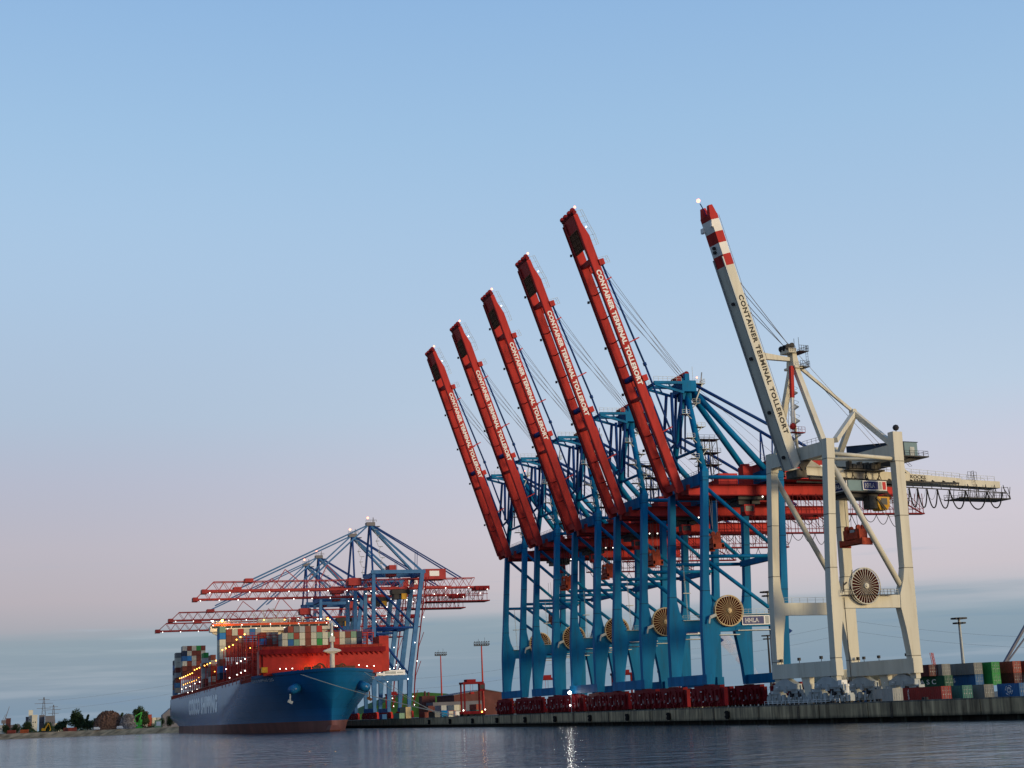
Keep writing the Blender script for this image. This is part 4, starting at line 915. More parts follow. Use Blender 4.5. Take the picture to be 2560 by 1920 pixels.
# ------------------------------------------------------------------ containers
def container_mesh(L):
    m = MB(); W, H = 2.44, 2.59; e = .05; n = max(8, int(L/.55))
    # corrugated long sides, plain top and bottom, framed ends
    def side(x, s):
        vs = []; fs = []
        for i in range(n*2+1):
            y = -L/2+.12+(L-.24)*i/(n*2); d = 0 if (i//1) % 2 == 0 else .045
            vs += [(x-s*d, y, .12), (x-s*d, y, H-.1)]
        for i in range(n*2): fs.append((2*i, 2*i+2, 2*i+3, 2*i+1) if s > 0 else (2*i, 2*i+1, 2*i+3, 2*i+2))
        m.add(vs, fs)
    side(W/2-.01, 1); side(-W/2+.01, -1)
    m.box(-W/2, W/2, -L/2, L/2, 0, .12); m.box(-W/2, W/2, -L/2, L/2, H-.1, H)
    for y in (-L/2, L/2-.12):
        for x in (-W/2, W/2-.12): m.box(x, x+.12, y, y+.12, .12, H-.1)
    m.box(-W/2+.12, W/2-.12, -L/2+.05, -L/2+.1, .12, H-.1); m.box(-W/2+.12, W/2-.12, L/2-.1, L/2-.05, .12, H-.1)
    return m.mesh('container', 'container_paint')
def door_mesh(L):
    m = MB()
    for x in (-.85, -.35, .35, .85): m.tube((x, -L/2-.01, .15), (x, -L/2-.01, 2.45), .035, 5); m.box(x-.1, x+.1, -L/2-.06, -L/2+.04, .95, 1.1); m.box(x-.08, x+.08, -L/2-.05, -L/2+.04, 1.7, 1.8)
    m.box(-.02, .02, -L/2-.005, -L/2+.06, .15, 2.45)
    return m.mesh('door_bars', 'galvanised')
C40, C20 = container_mesh(12.19), container_mesh(6.06); D40, D20 = door_mesh(12.19), door_mesh(6.06)
PLAIN = {'brown': (.20, .055, .04), 'rust red': (.30, .06, .04), 'red': (.42, .035, .03), 'cream': (.55, .53, .43), 'pale grey': (.38, .39, .38), 'grey': (.20, .205, .20), 'blue': (.03, .13, .33), 'bright blue': (.03, .20, .50), 'navy': (.015, .03, .07), 'pale green': (.20, .33, .24), 'green': (.03, .25, .06), 'dark green': (.012, .08, .045), 'orange': (.55, .12, .04), 'dark brown': (.11, .03, .028), 'light blue': (.10, .35, .55), 'teal': (.04, .17, .15), 'tan': (.48, .38, .22)}
def container(loc, rz, colour, label, L=40, door=False, group=None):
    o = link('shipping_container', C40 if L == 40 else C20); o.location = loc; o.rotation_euler = (0, 0, rz)
    c = PLAIN[colour]; k = random.uniform(.88, 1.12); o.color = (c[0]*k, c[1]*k, c[2]*k, 1)
    tag(o, label, 'container', group)
    if door: link('door_bars', D40 if L == 40 else D20, o)
    return o

# ------------------------------------------------------------------ the container ship
SX, SY = 109.3, 612.0
def weld(o):
    import bmesh
    b = bmesh.new(); b.from_mesh(o.data); bmesh.ops.remove_doubles(b, verts=b.verts, dist=.01); bmesh.ops.recalc_face_normals(b, faces=b.faces); b.to_mesh(o.data); b.free(); return o
def make_ship():
    root = empty('container_ship', (SX, SY, 0)); tag(root, 'huge blue hulled container ship with red boot topping moored bow first at the quay', 'ship')
    W = 28.4; LEN = 472
    lv = [  # z, stem start, fully wide at, exponent
        (-1.5, 7, 178, 1.25), (0, 7, 170, 1.3), (2.2, 8, 164, 1.35), (4.3, 9, 157, 1.4), (7, 8.6, 144, 1.5), (10, 7.4, 128, 1.65), (14, 5.2, 110, 1.8), (18, 2.9, 96, 2.1), (21, 1.2, 88, 2.3), (99, 0, 82, 2.4)]
    deck = lambda t: 24.6-.6*min(1, t/26)-(0 if t < 30 else 1.3*min(1, (t-30)/60))-(0 if t < 90 else .9*(t-90)/380)
    ts = [0, .08, .3, .7, 1.4, 2.4, 3.6, 5, 6.6, 8.5, 10.5, 13, 16, 20, 24, 29, 35, 42, 50, 58, 66, 75, 85, 96, 110, 125, 140, 158, 180, 240, 320, 400, 440, 460, LEN]
    def half(t, z, t0, t1, p):
        s = (t)/(t1-t0); w = W*(1-(1-min(1, s))**p)**(.62 if z > 12 else .72)
        return w
    def station(k):
        out = []
        for z, t0, t1, p in lv:
            u = ts[k]/LEN; t = t0+(LEN-t0)*(ts[k]/LEN) if k < len(ts)-1 else LEN
            t = t0+ts[k] if ts[k] < 180 else ts[k]
            zz = z if z < 90 else deck(ts[k]); w = half(t-t0, z, t0, t1, p)
            if t > 400 and z < 8: w *= 1-.8*((t-400)/72)**1.6*(1-max(0, z)/8)
            out.append((w, t, zz))
        return out
    st = [station(k) for k in range(len(ts))]; nl = len(lv)
    def strip(z0i, z1i, sign, m):
        vs = [(sign*st[k][i][0], st[k][i][1], st[k][i][2]) for k in range(len(ts)) for i in range(z0i, z1i+1)]; n = z1i-z0i+1
        fs = [(k*n+i, (k+1)*n+i, (k+1)*n+i+1, k*n+i+1) for k in range(len(ts)-1) for i in range(n-1)]
        if sign > 0: fs = [f[::-1] for f in fs]
        m.add(vs, fs)
    m = MB(); strip(3, nl-1, 1, m); strip(3, nl-1, -1, m)
    e = st[-1]; tr = [(w, t, z) for w, t, z in e[3:]]; m.add([(-w, t, z) for w, t, z in tr]+[(w, t, z) for w, t, z in tr[::-1]], [tuple(range(2*len(tr)))])
    hull = weld(m.build('hull', 'hull_blue', root, True))
    m = MB(); strip(0, 3, 1, m); strip(0, 3, -1, m); boot = weld(m.build('boot_topping', 'boot_red', root, True))
    MB().loft([(-1.6, 1.6, 3, 12, -1.4), (-2.2, 2.2, 1.6, 12, .6), (-1.4, 1.4, 2.6, 12, 2.4)]).build('bulbous_bow', 'boot_red', root)
    vs = [(s*st[k][-1][0], st[k][-1][1], st[k][-1][2]-1.25) for k in range(len(ts)) for s in (-1, 1)]
    MB().add(vs, [(2*k, 2*k+1, 2*k+3, 2*k+2) for k in range(len(ts)-1)]).build('deck', 'ship_rail_red', root)
    # hull openings, anchors, bow fittings
    for s in (-1, 1):
        y0 = 15.5; w = half(15.5-2, 18, 2.9, 96, 2.8); a = Vector((s*(w+.2), y0-2.6, 16.6)); nrm = Vector((s*.72, -.62, -.35)).normalized()
        p = MB().tube(a-nrm*3.5, a+nrm*.5, 2.0, 18, r2=1.8).tube(a+nrm*.5, a+nrm*.8, 1.5, 18)
        ap = p.build('anchor_pocket', 'hull_blue', root, True)
        b = a+nrm*1.2+Vector((0, 0, -1.0))
        k = MB().bar(b, b+Vector((0, 0, -3.6)), .5, .5).bar(b+Vector((-.9, 0, -2.6)), b+Vector((.9, 0, -3.5)), .7, 1.1)
        k.build('anchor', 'grey_paint' if s < 0 else 'rust', root)
        MB().box(s*28.42-.05, s*28.42+.05, 466, 470, 15.0, 18.2).build('stern_opening', 'dark_steel', root)
    # name near the bow and the large name on the flat side
    text('side_lettering', 'COSCO SHIPPING', 158, 9.0, (-W-.06, 327, 10.2), (0, -1, 0), (0, 0, 1), 'side_white', root, .06, 1.12)
    def bow_name(body, s, t, zz, length, h, nm):
        o = text(nm, body, length, h, (0, 0, 0), (1, 0, 0), (0, 1, 0), 'side_white', root, .02, 1.05)
        for v in o.data.vertices:
            u, hz, d = v.co
            tt = t-u if s < 0 else t+u; z = zz+hz
            i = max(j for j in range(nl-1) if lv[j][0] <= z); (za, ta, tb, pp), (zc, tc, td, pq) = lv[i], lv[i+1]
            if zc > 90: zc = deck(tt)
            f = (z-za)/(zc-za); wa, wc = half(tt-ta, za, ta, tb, pp), half(tt-tc, zc, tc, td, pq)
            v.co = (s*(wa+(wc-wa)*f+.12), tt, z)
    bow_name('COSCO SHIPPING LEO', -1, 52, 20.9, 24, 1.1, 'bow_lettering'); bow_name('COSCO SHIPPING LEO', 1, 30, 20.6, 22, 1.0, 'bow_lettering')
    # breakwater wall on the foredeck
    MB().box(-24.6, 24.6, 27.5, 28.6, 23, 31.6).build('breakwater', 'ship_red', root)
    m = MB().box(-26.2, 26.2, 26.6, 29.4, 31.6, 33.6)
    for i in range(24): m.bar((-24+i*2.1, 26.7, 31.7), (-23.1+i*2.1, 27.3, 30.6), .12, .5)
    m.build('breakwater_coaming', 'dark_red_paint', root)
    m = MB().rail((-26, 26.7, 33.6), (26, 26.7, 33.6), step=2.4, r=.08); m.box(-25, 25, 27.2, 29.2, 33.6, 34.6).build('breakwater_railing', 'ship_rail_red', root)
    m = MB()
    for s in (-1, 1):
        m.box(s*25.4-.6, s*25.4+.6, 28.6, 36, 23.5, 33) if s < 0 else m.box(s*25.4-1.5, s*25.4+2.6, 28.6, 42, 23.5, 38.0)
    m.build('wing_structure', 'ship_red', root)
    # foremast
    m = MB().tube((1.6, 15, 23.5), (1.6, 15, 31.2), 1.0, 12).tube((1.6, 15, 31.2), (1.6, 15, 43), .65, 10, r2=.55).loft([(1.0, 2.2, 14.2, 15.8, 30.6), (-2.0, 5.2, 13.6, 16.4, 31.6), (-1.6, 4.8, 13.8, 16.2, 32.2), (1.2, 2.0, 14.4, 15.6, 33)]); m.box(.6, 2.7, 14, 16, 35.4, 37.4)
    mast = m.build('foremast', 'ship_white', root); lamp('mast_lamp', (1.6, 14.2, 38.3), .25, 'lamp_white', mast)
    m = MB()
    for x, y, r, h in ((-9, 12, .9, 1.4), (-6, 10, .9, 1.4), (6, 10, .9, 1.3), (9, 12, .9, 1.3), (-4, 18, 1.4, 1.9), (5, 19, 1.4, 1.9)): m.tube((x-1.3, y, 24+h*.5), (x+1.3, y, 24+h*.5), r, 12); m.box(x-.9, x+.9, y-1.2, y+1.2, 23, 24.2)
    for x in (-3.2, -1.6, 4.6): m.bar((x, 9, 24), (x, 9, 26.6), .25, .25)
    m.path([(-6+i*.55, 14, 24.5+2.3*math.sin(math.pi*i/9)) for i in range(10)], .35, 6); m.path([(3.2+i*.5, 14, 24.5+2.0*math.sin(math.pi*i/9)) for i in range(10)], .3, 6)
    m.build('winches', 'rust', root)
    for x, y, z in ((-18, 25.6, 25.6), (-15.5, 25.6, 25.6), (-13, 25.6, 25.6), (18, 25.8, 25.6), (21, 26, 25.6), (11.4, 9.2, 25.6), (25.2, 30, 30.6)): lamp('deck_lamp', (x, y, z), .22, 'lamp_white', root)
    for x in (-6.2, -4.0): lamp('deck_lamp', (x, 22.5, 25.6), .3, 'lamp_orange', root)
    point('deck_lamp_light', (-6, 23.2, 26.2), 800, (1, .45, .08), .3, root); point('deck_lamp_light', (-1, 24.0, 25.8), 350, (1, .45, .08), .3, root)
    # bridge block with full width wings
    m = MB().box(-3.9, 4.0, 184, 196, 22, 50.5).box(-6.8, -3.9, 182.9, 196, 22, 50.5).box(9.4, 13.2, 183, 196, 22, 50.5).box(-3.9, 12, 188, 196, 22, 50.5)
    m.build('accommodation_block', 'ship_white', root)
    m = MB().box(-30.4, 30.4, 182.6, 190, 50.2, 51.6).box(-30.4, 30.4, 183.2, 190, 51.6, 53.0)
    for i in range(13): m.box(-30+i*4.95, -29.6+i*4.95, 183.0, 183.6, 51.6, 53)
    for s in (-1, 1): m.bar((s*29, 185, 50.2), (s*21, 185, 46.6), 1.2, 1.6); m.bar((s*14, 185, 50.2), (s*14, 185, 42), 1.0, 1.2)
    bw = m.build('bridge_wing', 'ship_white', root)
    MB().box(-29.8, 29.8, 183.1, 183.19, 51.9, 52.9).build('window', 'glass', bw)
    MB().box(-29.4, 30.0, 182.8, 190.2, 53.0, 54.1).build('wing_roof', 'ship_orange', root)
    m = MB().box(-6, 7, 184, 192, 54.1, 56.2).rail((-29, 183, 54.1), (29.8, 183, 54.1), step=2, r=.06)
    for x, h in ((-8, 3.4), (-3, 5.5), (2, 6.2), (4, 4.6), (9, 3.4), (14, 2.6)): m.bar((x, 187, 54), (x, 187, 54+h+1.5), .3, .3); m.bar((x-1.4, 187, 55+h), (x+1.4, 187, 55+h), .25, .25)
    for x in (-3.2, 2): m.bar((x, 187, 56), (x+5, 187, 60.5), .18, .18)
    m.build('radar_mast', 'grey_paint', root)
    m = MB()
    for x, z, r in ((17, 56.4, 1.1), (28.2, 56.2, 1.0), (10.4, 56, .8)): m.ball((x, 188, z), r, 12); m.tube((x, 188, 54), (x, 188, z), .25, 6)
    m.build('radome', 'white_paint', root)
    for i in range(9): lamp('wing_lamp', (-29+i*7.2, 182.4, 51.4 if i % 2 else 53.3), .22, 'lamp_white', bw)
    for x, r, c in ((-24.6, .75, 'lamp_orange'), (-29.3, .5, 'lamp_white'), (29.2, .5, 'lamp_orange'), (-3.5, .3, 'lamp_orange'), (7, .3, 'lamp_orange'), (24, .3, 'lamp_white'), (25.6, .3, 'lamp_white')): lamp('roof_lamp', (x, 182.2, 55.4), r, c, bw)
    point('roof_lamp_light', (-24.6, 181.2, 55.8), 4500, (1, .5, .12), .5, root)
    # lashing bridges: red frames across the ship between the container bays, with lamps at their outer ends
    def lashing(h, w0, w1):
        m = MB()
        n = int((w1-w0)/2.55)
        for i in range(n+1):
            x = w0+i*(w1-w0)/n; m.box(x-.2, x+.2, -.6, -.2, 0, h); m.box(x-.2, x+.2, .2, .6, 0, h)
        for z in [3.0*k for k in range(1, int(h/3)+1)]+[h]:
            m.box(w0, w1, -.7, .7, z-.2, z); m.rail((w0, -.7, z), (w1, -.7, z), step=2.5, r=.07)
        for s in (w0, w1):
            for k in range(int(h/3)): m.bar((s, -.6, 3*k), (s, .6, 3*k+3), .18, .18)
            m.box(s-.9, s+.9, -.8, .8, 0, 2.2)
        return m
    for i in range(1, 25):
        t = 44+i*14.65
        if 180 < t < 200 or i in (8, 14, 27): continue
        h = 19 if i < 4 else (17.5 if i < 9 else 13.8 if i < 18 else 12.5); zd = deck(t)-1.2
        key = ('lash', h)
        if key not in TEXT_CACHE: TEXT_CACHE[key] = lashing(h, -27.6, 27.6).mesh('lashing_bridge', 'ship_red')
        o = link('lashing_bridge', TEXT_CACHE[key], root); o.location = (0, t, zd)
        lamp('lashing_lamp', (-28.3, -.4, h+.5), .3, 'lamp_orange', o); lamp('lashing_lamp', (-26.0, -.8, h*.72), .22, 'lamp_orange', o)
        if i in (1, 2, 3, 6, 15, 17, 19, 21, 23): lamp('lashing_lamp', (-28.2, -.8, h*.48), .26, 'lamp_white', o)
        if i in (1, 2, 3, 5, 14, 16, 18, 20): lamp('lashing_lamp', (-28.2, -.8, h*.22), .26, 'lamp_white', o)
    m = MB()
    for i in range(150): m.box(-28.3, -28.0, 40+i*2.85, 40.35+i*2.85, deck(90)-1.6, deck(90)+1.3)
    m.box(-28.3, -28.0, 38, 470, deck(90)+1.2, deck(90)+1.45); m.box(-28.2, -27.9, 38, 470, deck(90)-.2, deck(90)); m.build('deck_railing', 'ship_rail_red', root)
    m = MB().tube((-27, 258, 21), (-27, 258, 36), .9, 10).tube((-27, 258, 36), (-27, 258, 37.5), 1.4, 8).bar((-27, 258, 24), (-27, 282, 24.6), 1, 1.4); m.build('provision_crane', 'ship_white', root)
    MB().box(-25.6, -23.2, 24.5, 27, 24.3, 26.4).build('deck_box', 'yellow_paint', root)
    m = MB().box(24.6, 27.6, 31, 40, 29.5, 32); m = MB().ball((28.2, 46, 29.2), 2.2, 12).box(25.6, 28.6, 40, 52, 26.4, 27); m.build('lifeboat', 'ship_white', root)
    return root
mat('side_white', (.95, .96, .97), .26, spec=.32, var=.1, scale=.2)
mat('ship_orange', (.62, .09, .035), .5, var=.1)
make_ship()

# containers on the ship: every box of each visible bay is an object of its own
ORD = ['first', 'second', 'third', 'fourth', 'fifth', 'sixth', 'seventh', 'eighth', 'ninth', 'tenth', 'eleventh', 'twelfth', 'thirteenth', 'fourteenth', 'fifteenth', 'sixteenth', 'seventeenth', 'eighteenth', 'nineteenth', 'twentieth']
CODE = dict(b='brown', r='rust red', R='red', c='cream', p='pale grey', g='grey', u='blue', U='bright blue', n='navy', s='pale green', G='green', d='dark brown')
def bay(name, x0, t, z0, rows, pitch=2.52, th=2.62):
    """rows: strings from the top tier down, one letter per column counted from the water side; a dot is no container"""
    for j, row in enumerate(rows):
        for i, ch in enumerate(row):
            if ch == '.': continue
            col = CODE[ch]; tier = ORD[j] if j else 'top'
            where = f'{ORD[i]} column from the water, ' if len(row) > 1 else ''
            o = container((SX+x0+(i+.5)*pitch, SY+t+6.1, z0+(len(rows)-1-j)*th), 0, col, f'{col} container, {tier} tier, {where}{name}', group='containers in the '+name)
            o.scale = ((pitch-.12)/2.44, 1, (th-.13)/2.59)
def load_ship():
    bay('bay behind the breakwater', -14.0, 46.5, 33.0, ['.rgpbpR.......', 'csrcbcscsrcbsn', 'cuscbcGcdRcgcn', 'csuncncrrbrpgn'], 2.45, 2.76)
    bay('stepped bay behind the breakwater', -21.6, 58, 31.5, ['bpc', 'Ubg', 'dbr', 'brd'], 2.55, 2.75)
    bay('bay under the bridge wing', -25.0, 160, 36.8, ['rcRcup', 'bbguUg', 'dbbdrp', 'bddbdd'], 2.85, 3.35)
    bay('outboard stack before the bridge', -28.2, 160, 26.0, list('sUccpbun'), 3.1, 3.2)
    bay('tall bay near the stern', -24.2, 425, 36.0, ['pbcGb', 'ncbbc', 'uUcbc', 'cbprb', 'bdrbd', 'dbbdb'], 2.97, 3.25)
    bay('outboard stack near the stern', -27.6, 436, 25.8, list('gccbpdug'), 3.4, 3.25)
    bay('last outboard stack at the stern', -27.4, 454, 21.6, list('nunpndug'), 2.8, 3.25)
    bay('green topped midship stack', -28.0, 243, 23.5, list('GpbgpbB'.replace('B', 'd')), 2.8, 2.75)
    bay('stack by the provision crane', -28.0, 205, 23.4, list('bpbdpb'), 2.7, 2.75)
load_ship()

# ------------------------------------------------------------------ mooring lines and things on the quay by the ship
def make_moorings():
    ends = [((SX-13, 616, 22.5), (QX+1.0, 560, 4.0), 'running from the bow past the anchor to the quay'), ((SX-12, 616.5, 22.3), (QX+1.0, 556, 4.0), 'running beside another from the bow to the quay'),
            ((SX+13, 618, 22.6), (QX+1.0, 575, 4.0), 'from the quayside of the bow, upper of two'), ((SX+19, 625, 22.4), (QX+1.0, 582, 4.0), 'from the quayside of the bow, shorter of two')]
    for a, b, w in ends:
        a = Vector(a); b = Vector(b); pts = []
        for k in range(15): t = k/14; p = a.lerp(b, t); p.z -= 4*1.1*t*(1-t); pts.append(p-a)
        o = MB().path(pts, .09, 5).build('mooring_line', 'rope'); o.location = a; tag(o, 'taut mooring line '+w, 'mooring line', 'mooring lines from the ship bow')
make_moorings()

# ------------------------------------------------------------------ light masts
def light_mast(loc, h, w, label, paint, style):
    r = empty('light_mast', loc); tag(r, label, 'light mast', 'tall light masts in the yard')
    MB().tube((0, 0, 0), (0, 0, h), .55, 10, r2=.3).build('mast_pole', paint, r)
    m = MB(); hd = w/2
    if style == 'rack':
        m.box(-hd, hd, -.9, .9, h, h+.35).rail((-hd, -.9, h+.3), (hd, -.9, h+.3), h=1.4, step=1.2, r=.07).rail((-hd, .9, h+.3), (hd, .9, h+.3), h=1.4, step=1.2, r=.07)
        for i in range(7): x = -hd+i*w/6; m.box(x-.3, x+.3, -1.3, -.7, h+.4, h+1.0); m.box(x-.25, x+.25, -1.2, -.7, h+1.6, h+2.1)
        m.tube((-hd*.4, 0, h), (-hd*.4, 0, h+3.4), .07, 4); m.tube((hd*.5, 0, h), (hd*.5, 0, h+4), .07, 4)
    else:
        for z, k in ((h-.2, 1), (h-1.4, .72)):
            m.tube((0, 0, z), (0, 0, z+.25), hd*k*.55, 12)
            for i in range(10): t = 2*math.pi*i/10; m.box(hd*k*math.cos(t)-.5, hd*k*math.cos(t)+.5, hd*k*math.sin(t)-.4, hd*k*math.sin(t)+.4, z-.15, z+.25); m.bar((0, 0, z+.1), (hd*k*math.cos(t), hd*k*math.sin(t), z+.1), .15, .15)
    m.build('lamp_head', 'dark_steel', r); return r
def make_masts():
    light_mast((217, 872, ZG), 34.2, 6.4, 'red light mast with a low rack of lamps, standing beside the green roofed hill', 'ship_red', 'rack')
    light_mast((200, 722, ZG), 32.6, 7.0, 'red light mast with a tall railed lamp platform, behind the straddle carrier', 'ship_red', 'rack')
    light_mast((226.6, 353.6, ZG), 20.2, 2.9, 'grey light mast rising behind the stacked containers by the quay bend', 'galvanised', 'disc')
    light_mast((215, 440, ZG), 34.5, 3.8, 'tall grey light mast partly hidden by the white crane leg', 'galvanised', 'disc')
    light_mast((262, 539, ZG), 25.5, 3.6, 'short dark light mast between the company sign and white crane', 'dark_steel', 'disc')
make_masts()

# ------------------------------------------------------------------ straddle carriers, van, hut and containers in the yard
def make_straddle():
    r = empty('straddle_carrier', (0, 0, ZG)); m = MB()
    for y in (-2.6, 2.6):
        m.box(-4.4, 4.4, y-.45, y+.45, .9, 2.0)
        for x in (-3.6, 3.6): m.bar((x, y, 1.8), (x, y, 12.2), .55, .55)
        m.box(-4.2, 4.2, y-.4, y+.4, 12.2, 13.0)
    for x in (-3.6, 3.6): m.box(x-.4, x+.4, -2.6, 2.6, 12.2, 12.9)
    m.box(-2.4, 1.2, -2.2, 2.2, 13.0, 14.0); m.build('portal_frame', 'dark_red_paint', r)
    w = MB()
    for y in (-2.6, 2.6):
        for x in (-3.6, -1.2, 1.2, 3.6): w.tube((x, y-.3, .75), (x, y+.3, .75), .75, 12)
    w.build('wheels', 'black_rubber', r)
    c = MB().box(2.3, 4.4, -3.5, -1.5, 9.4, 12.3).build('operator_cab', 'dark_red_paint', r); MB().box(2.5, 4.2, -3.56, -3.5, 10.2, 11.8).build('window', 'glass', c)
    MB().box(-.7, .7, -1.1, 1.1, 8.4, 9.2).tube((-.5, 0, 9), (-.5, 0, 12.4), .06, 4).tube((.5, 0, 9), (.5, 0, 12.4), .06, 4).build('hoist_spreader', 'red_paint', r)
    for x in (-4.3, 4.3): lamp('headlight', (x, -3.0, 2.4), .26, 'lamp_white', r)
    lamp('headlight', (3.0, -3.1, 1.6), .3, 'lamp_orange', r)
    return r
def make_yard():
    s = make_straddle(); s.location = (157.5, 585, ZG); tag(s, 'dark red straddle carrier with lit lamps, in front of the red light mast', 'straddle carrier', 'straddle carriers on the quay')
    for loc, lb in (((180, 560, ZG), 'dark red straddle carrier lower down beside the last blue crane'), ((196, 520, ZG), 'dark red straddle carrier seen through the portal of the last blue crane'), ((206, 500, ZG), 'dark red straddle carrier behind the fourth blue crane leg'), ((176, 812, ZG), 'straddle carrier between the legs of the first lattice boom crane')):
        c = copy_tree(s); c.location = loc; tag(c, lb)
    rows = [('teal', 190, 700, 0), ('rust red', 190, 700, 2.6), ('pale grey', 186, 706, 0), ('green', 193, 706, 0), ('brown', 178, 752, 0), ('brown', 178, 752, 2.6), ('dark brown', 181.5, 752, 2.6), ('grey', 182, 730, 0), ('tan', 186, 720, 2.6), ('pale grey', 184, 728, 2.6), ('navy', 170, 772, 0), ('pale grey', 173, 772, 2.6), ('grey', 168, 690, 0), ('pale grey', 171, 690, 2.6), ('cream', 174, 690, 0), ('cream', 177, 690, 2.6), ('dark brown', 165, 690, 2.6), ('tan', 157, 700, 0), ('pale green', 154, 700, 0), ('tan', 157, 700, 2.6), ('blue', 167, 800, 0), ('grey', 183, 752, 0)]
    cnt = {}
    for col, x, y, z in rows:
        k = cnt.get(col, 0); cnt[col] = k+1
        lv = 'upper' if z else 'ground level'
        container((x, y, ZG+z), 0, col, f'{col} {lv} container in the far yard, {["near the red masts", "one of its colour among several", "beyond others of its colour", "last of its colour"][min(k, 3)]}', group='containers in the far yard')
    v = empty('van', (171, 655, ZG)); tag(v, 'white service van parked on the quay beside a blue tank', 'van')
    MB().loft([(-2.6, 2.6, -1, 1, .5), (-2.6, 2.6, -1, 1, 1.3), (-2.5, 1.6, -.9, .9, 2.3)]).build('van_body', 'white_paint', v); w = MB()
    for x in (-1.7, 1.7):
        for y in (-.9, .9): w.tube((x, y-.12, .4), (x, y+.12, .4), .4, 10)
    w.build('wheels', 'black_rubber', v); lamp('headlight', (2.6, -.8, 1.0), .25, 'lamp_orange', v)
    t = MB().tube((-1.6, 0, 1.5), (1.6, 0, 1.5), 1.4, 14).box(-1.4, -1, -1.2, 1.2, 0, 1).box(1, 1.4, -1.2, 1.2, 0, 1).build('tank', 'blue_paint'); t.location = (164, 655, ZG); tag(t, 'blue tank on the quay beside the white van', 'tank')
    g = MB().bar((0, 0, 0), (0, 0, 2.2), .12, .12).bar((3, 0, 0), (3, 0, 2.2), .12, .12).bar((0, 0, 2.2), (3, 0, 2.2), .12, .12).bar((0, 0, 1.1), (3, 0, 1.1), .1, .1).build('safety_gate', 'ship_red'); g.location = (QX+.7, 572, ZG+.2); tag(g, 'red tube safety gate at the quay edge near the mooring lines', 'gate')
    for x, y, col, lb, hh in ((QX+6, 600, (1, .9, .75), 0, 0),): pass
    sh = empty('warehouse', (228, 860, ZG)); tag(sh, 'brick red warehouse with shallow roof behind the yard containers', 'warehouse')
    MB().prism([(-12, 0), (22, 0), (22, 10.5), (6, 13.6), (-12, 11.3)], -20, 20).build('wall', 'brick', sh); MB().prism([(-12.4, 11.2), (6, 13.55), (22.4, 10.4), (22.4, 10.8), (6, 13.95), (-12.4, 11.6)], -20.5, 20.5).build('roof', 'wall_grey', sh)
    hi = MB(); n = 24
    prof = [(-60, 0), (-40, 9), (-22, 15.5), (-8, 17.2), (10, 15.6), (40, 10), (75, 5), (100, 0)]
    hi.prism(prof, -30, 30); o = hi.build('hill', 'turf'); o.location = (262, 1110, ZG); tag(o, kind='structure')
    b = MB().box(-4, 4, -4, 4, 0, 12.2).box(-1.6, -.9, -1, 1, 12.2, 15).box(.6, 1.4, -1, 1, 12.2, 14.4).build('factory', 'brick'); b.location = (215, 900, ZG); tag(b, 'small brick factory with two stub chimneys between hill and light mast', 'building')
    d = MB().box(-14, 14, -8, 8, 0, 7.8).build('shed', 'wall_grey'); d.location = (216, 840, ZG); tag(d, 'long low grey shed behind the yard containers and red mast', 'shed')
    k = empty('work_lamp', (QX+3.4, 435.5, ZG)); tag(k, 'bright white work lamp on a post among the red bogies', 'lamp')
    MB().tube((0, 0, 0), (0, 0, 5.6), .12, 6).build('lamp_post', 'galvanised', k); lamp('lamp_head', (-.3, 0, 5.9), .55, 'lamp_bright', k); lamp('lamp_head', (-.4, 0, 2.3), .26, 'lamp_bright', k)
    point('lamp_light', (-1.2, 0, 5.9), 350, (1, .93, .85), .4, k)
mat('lamp_bright', (1, 1, 1), .4, var=0, emit=(1, .95, .9), es=6)
make_yard()

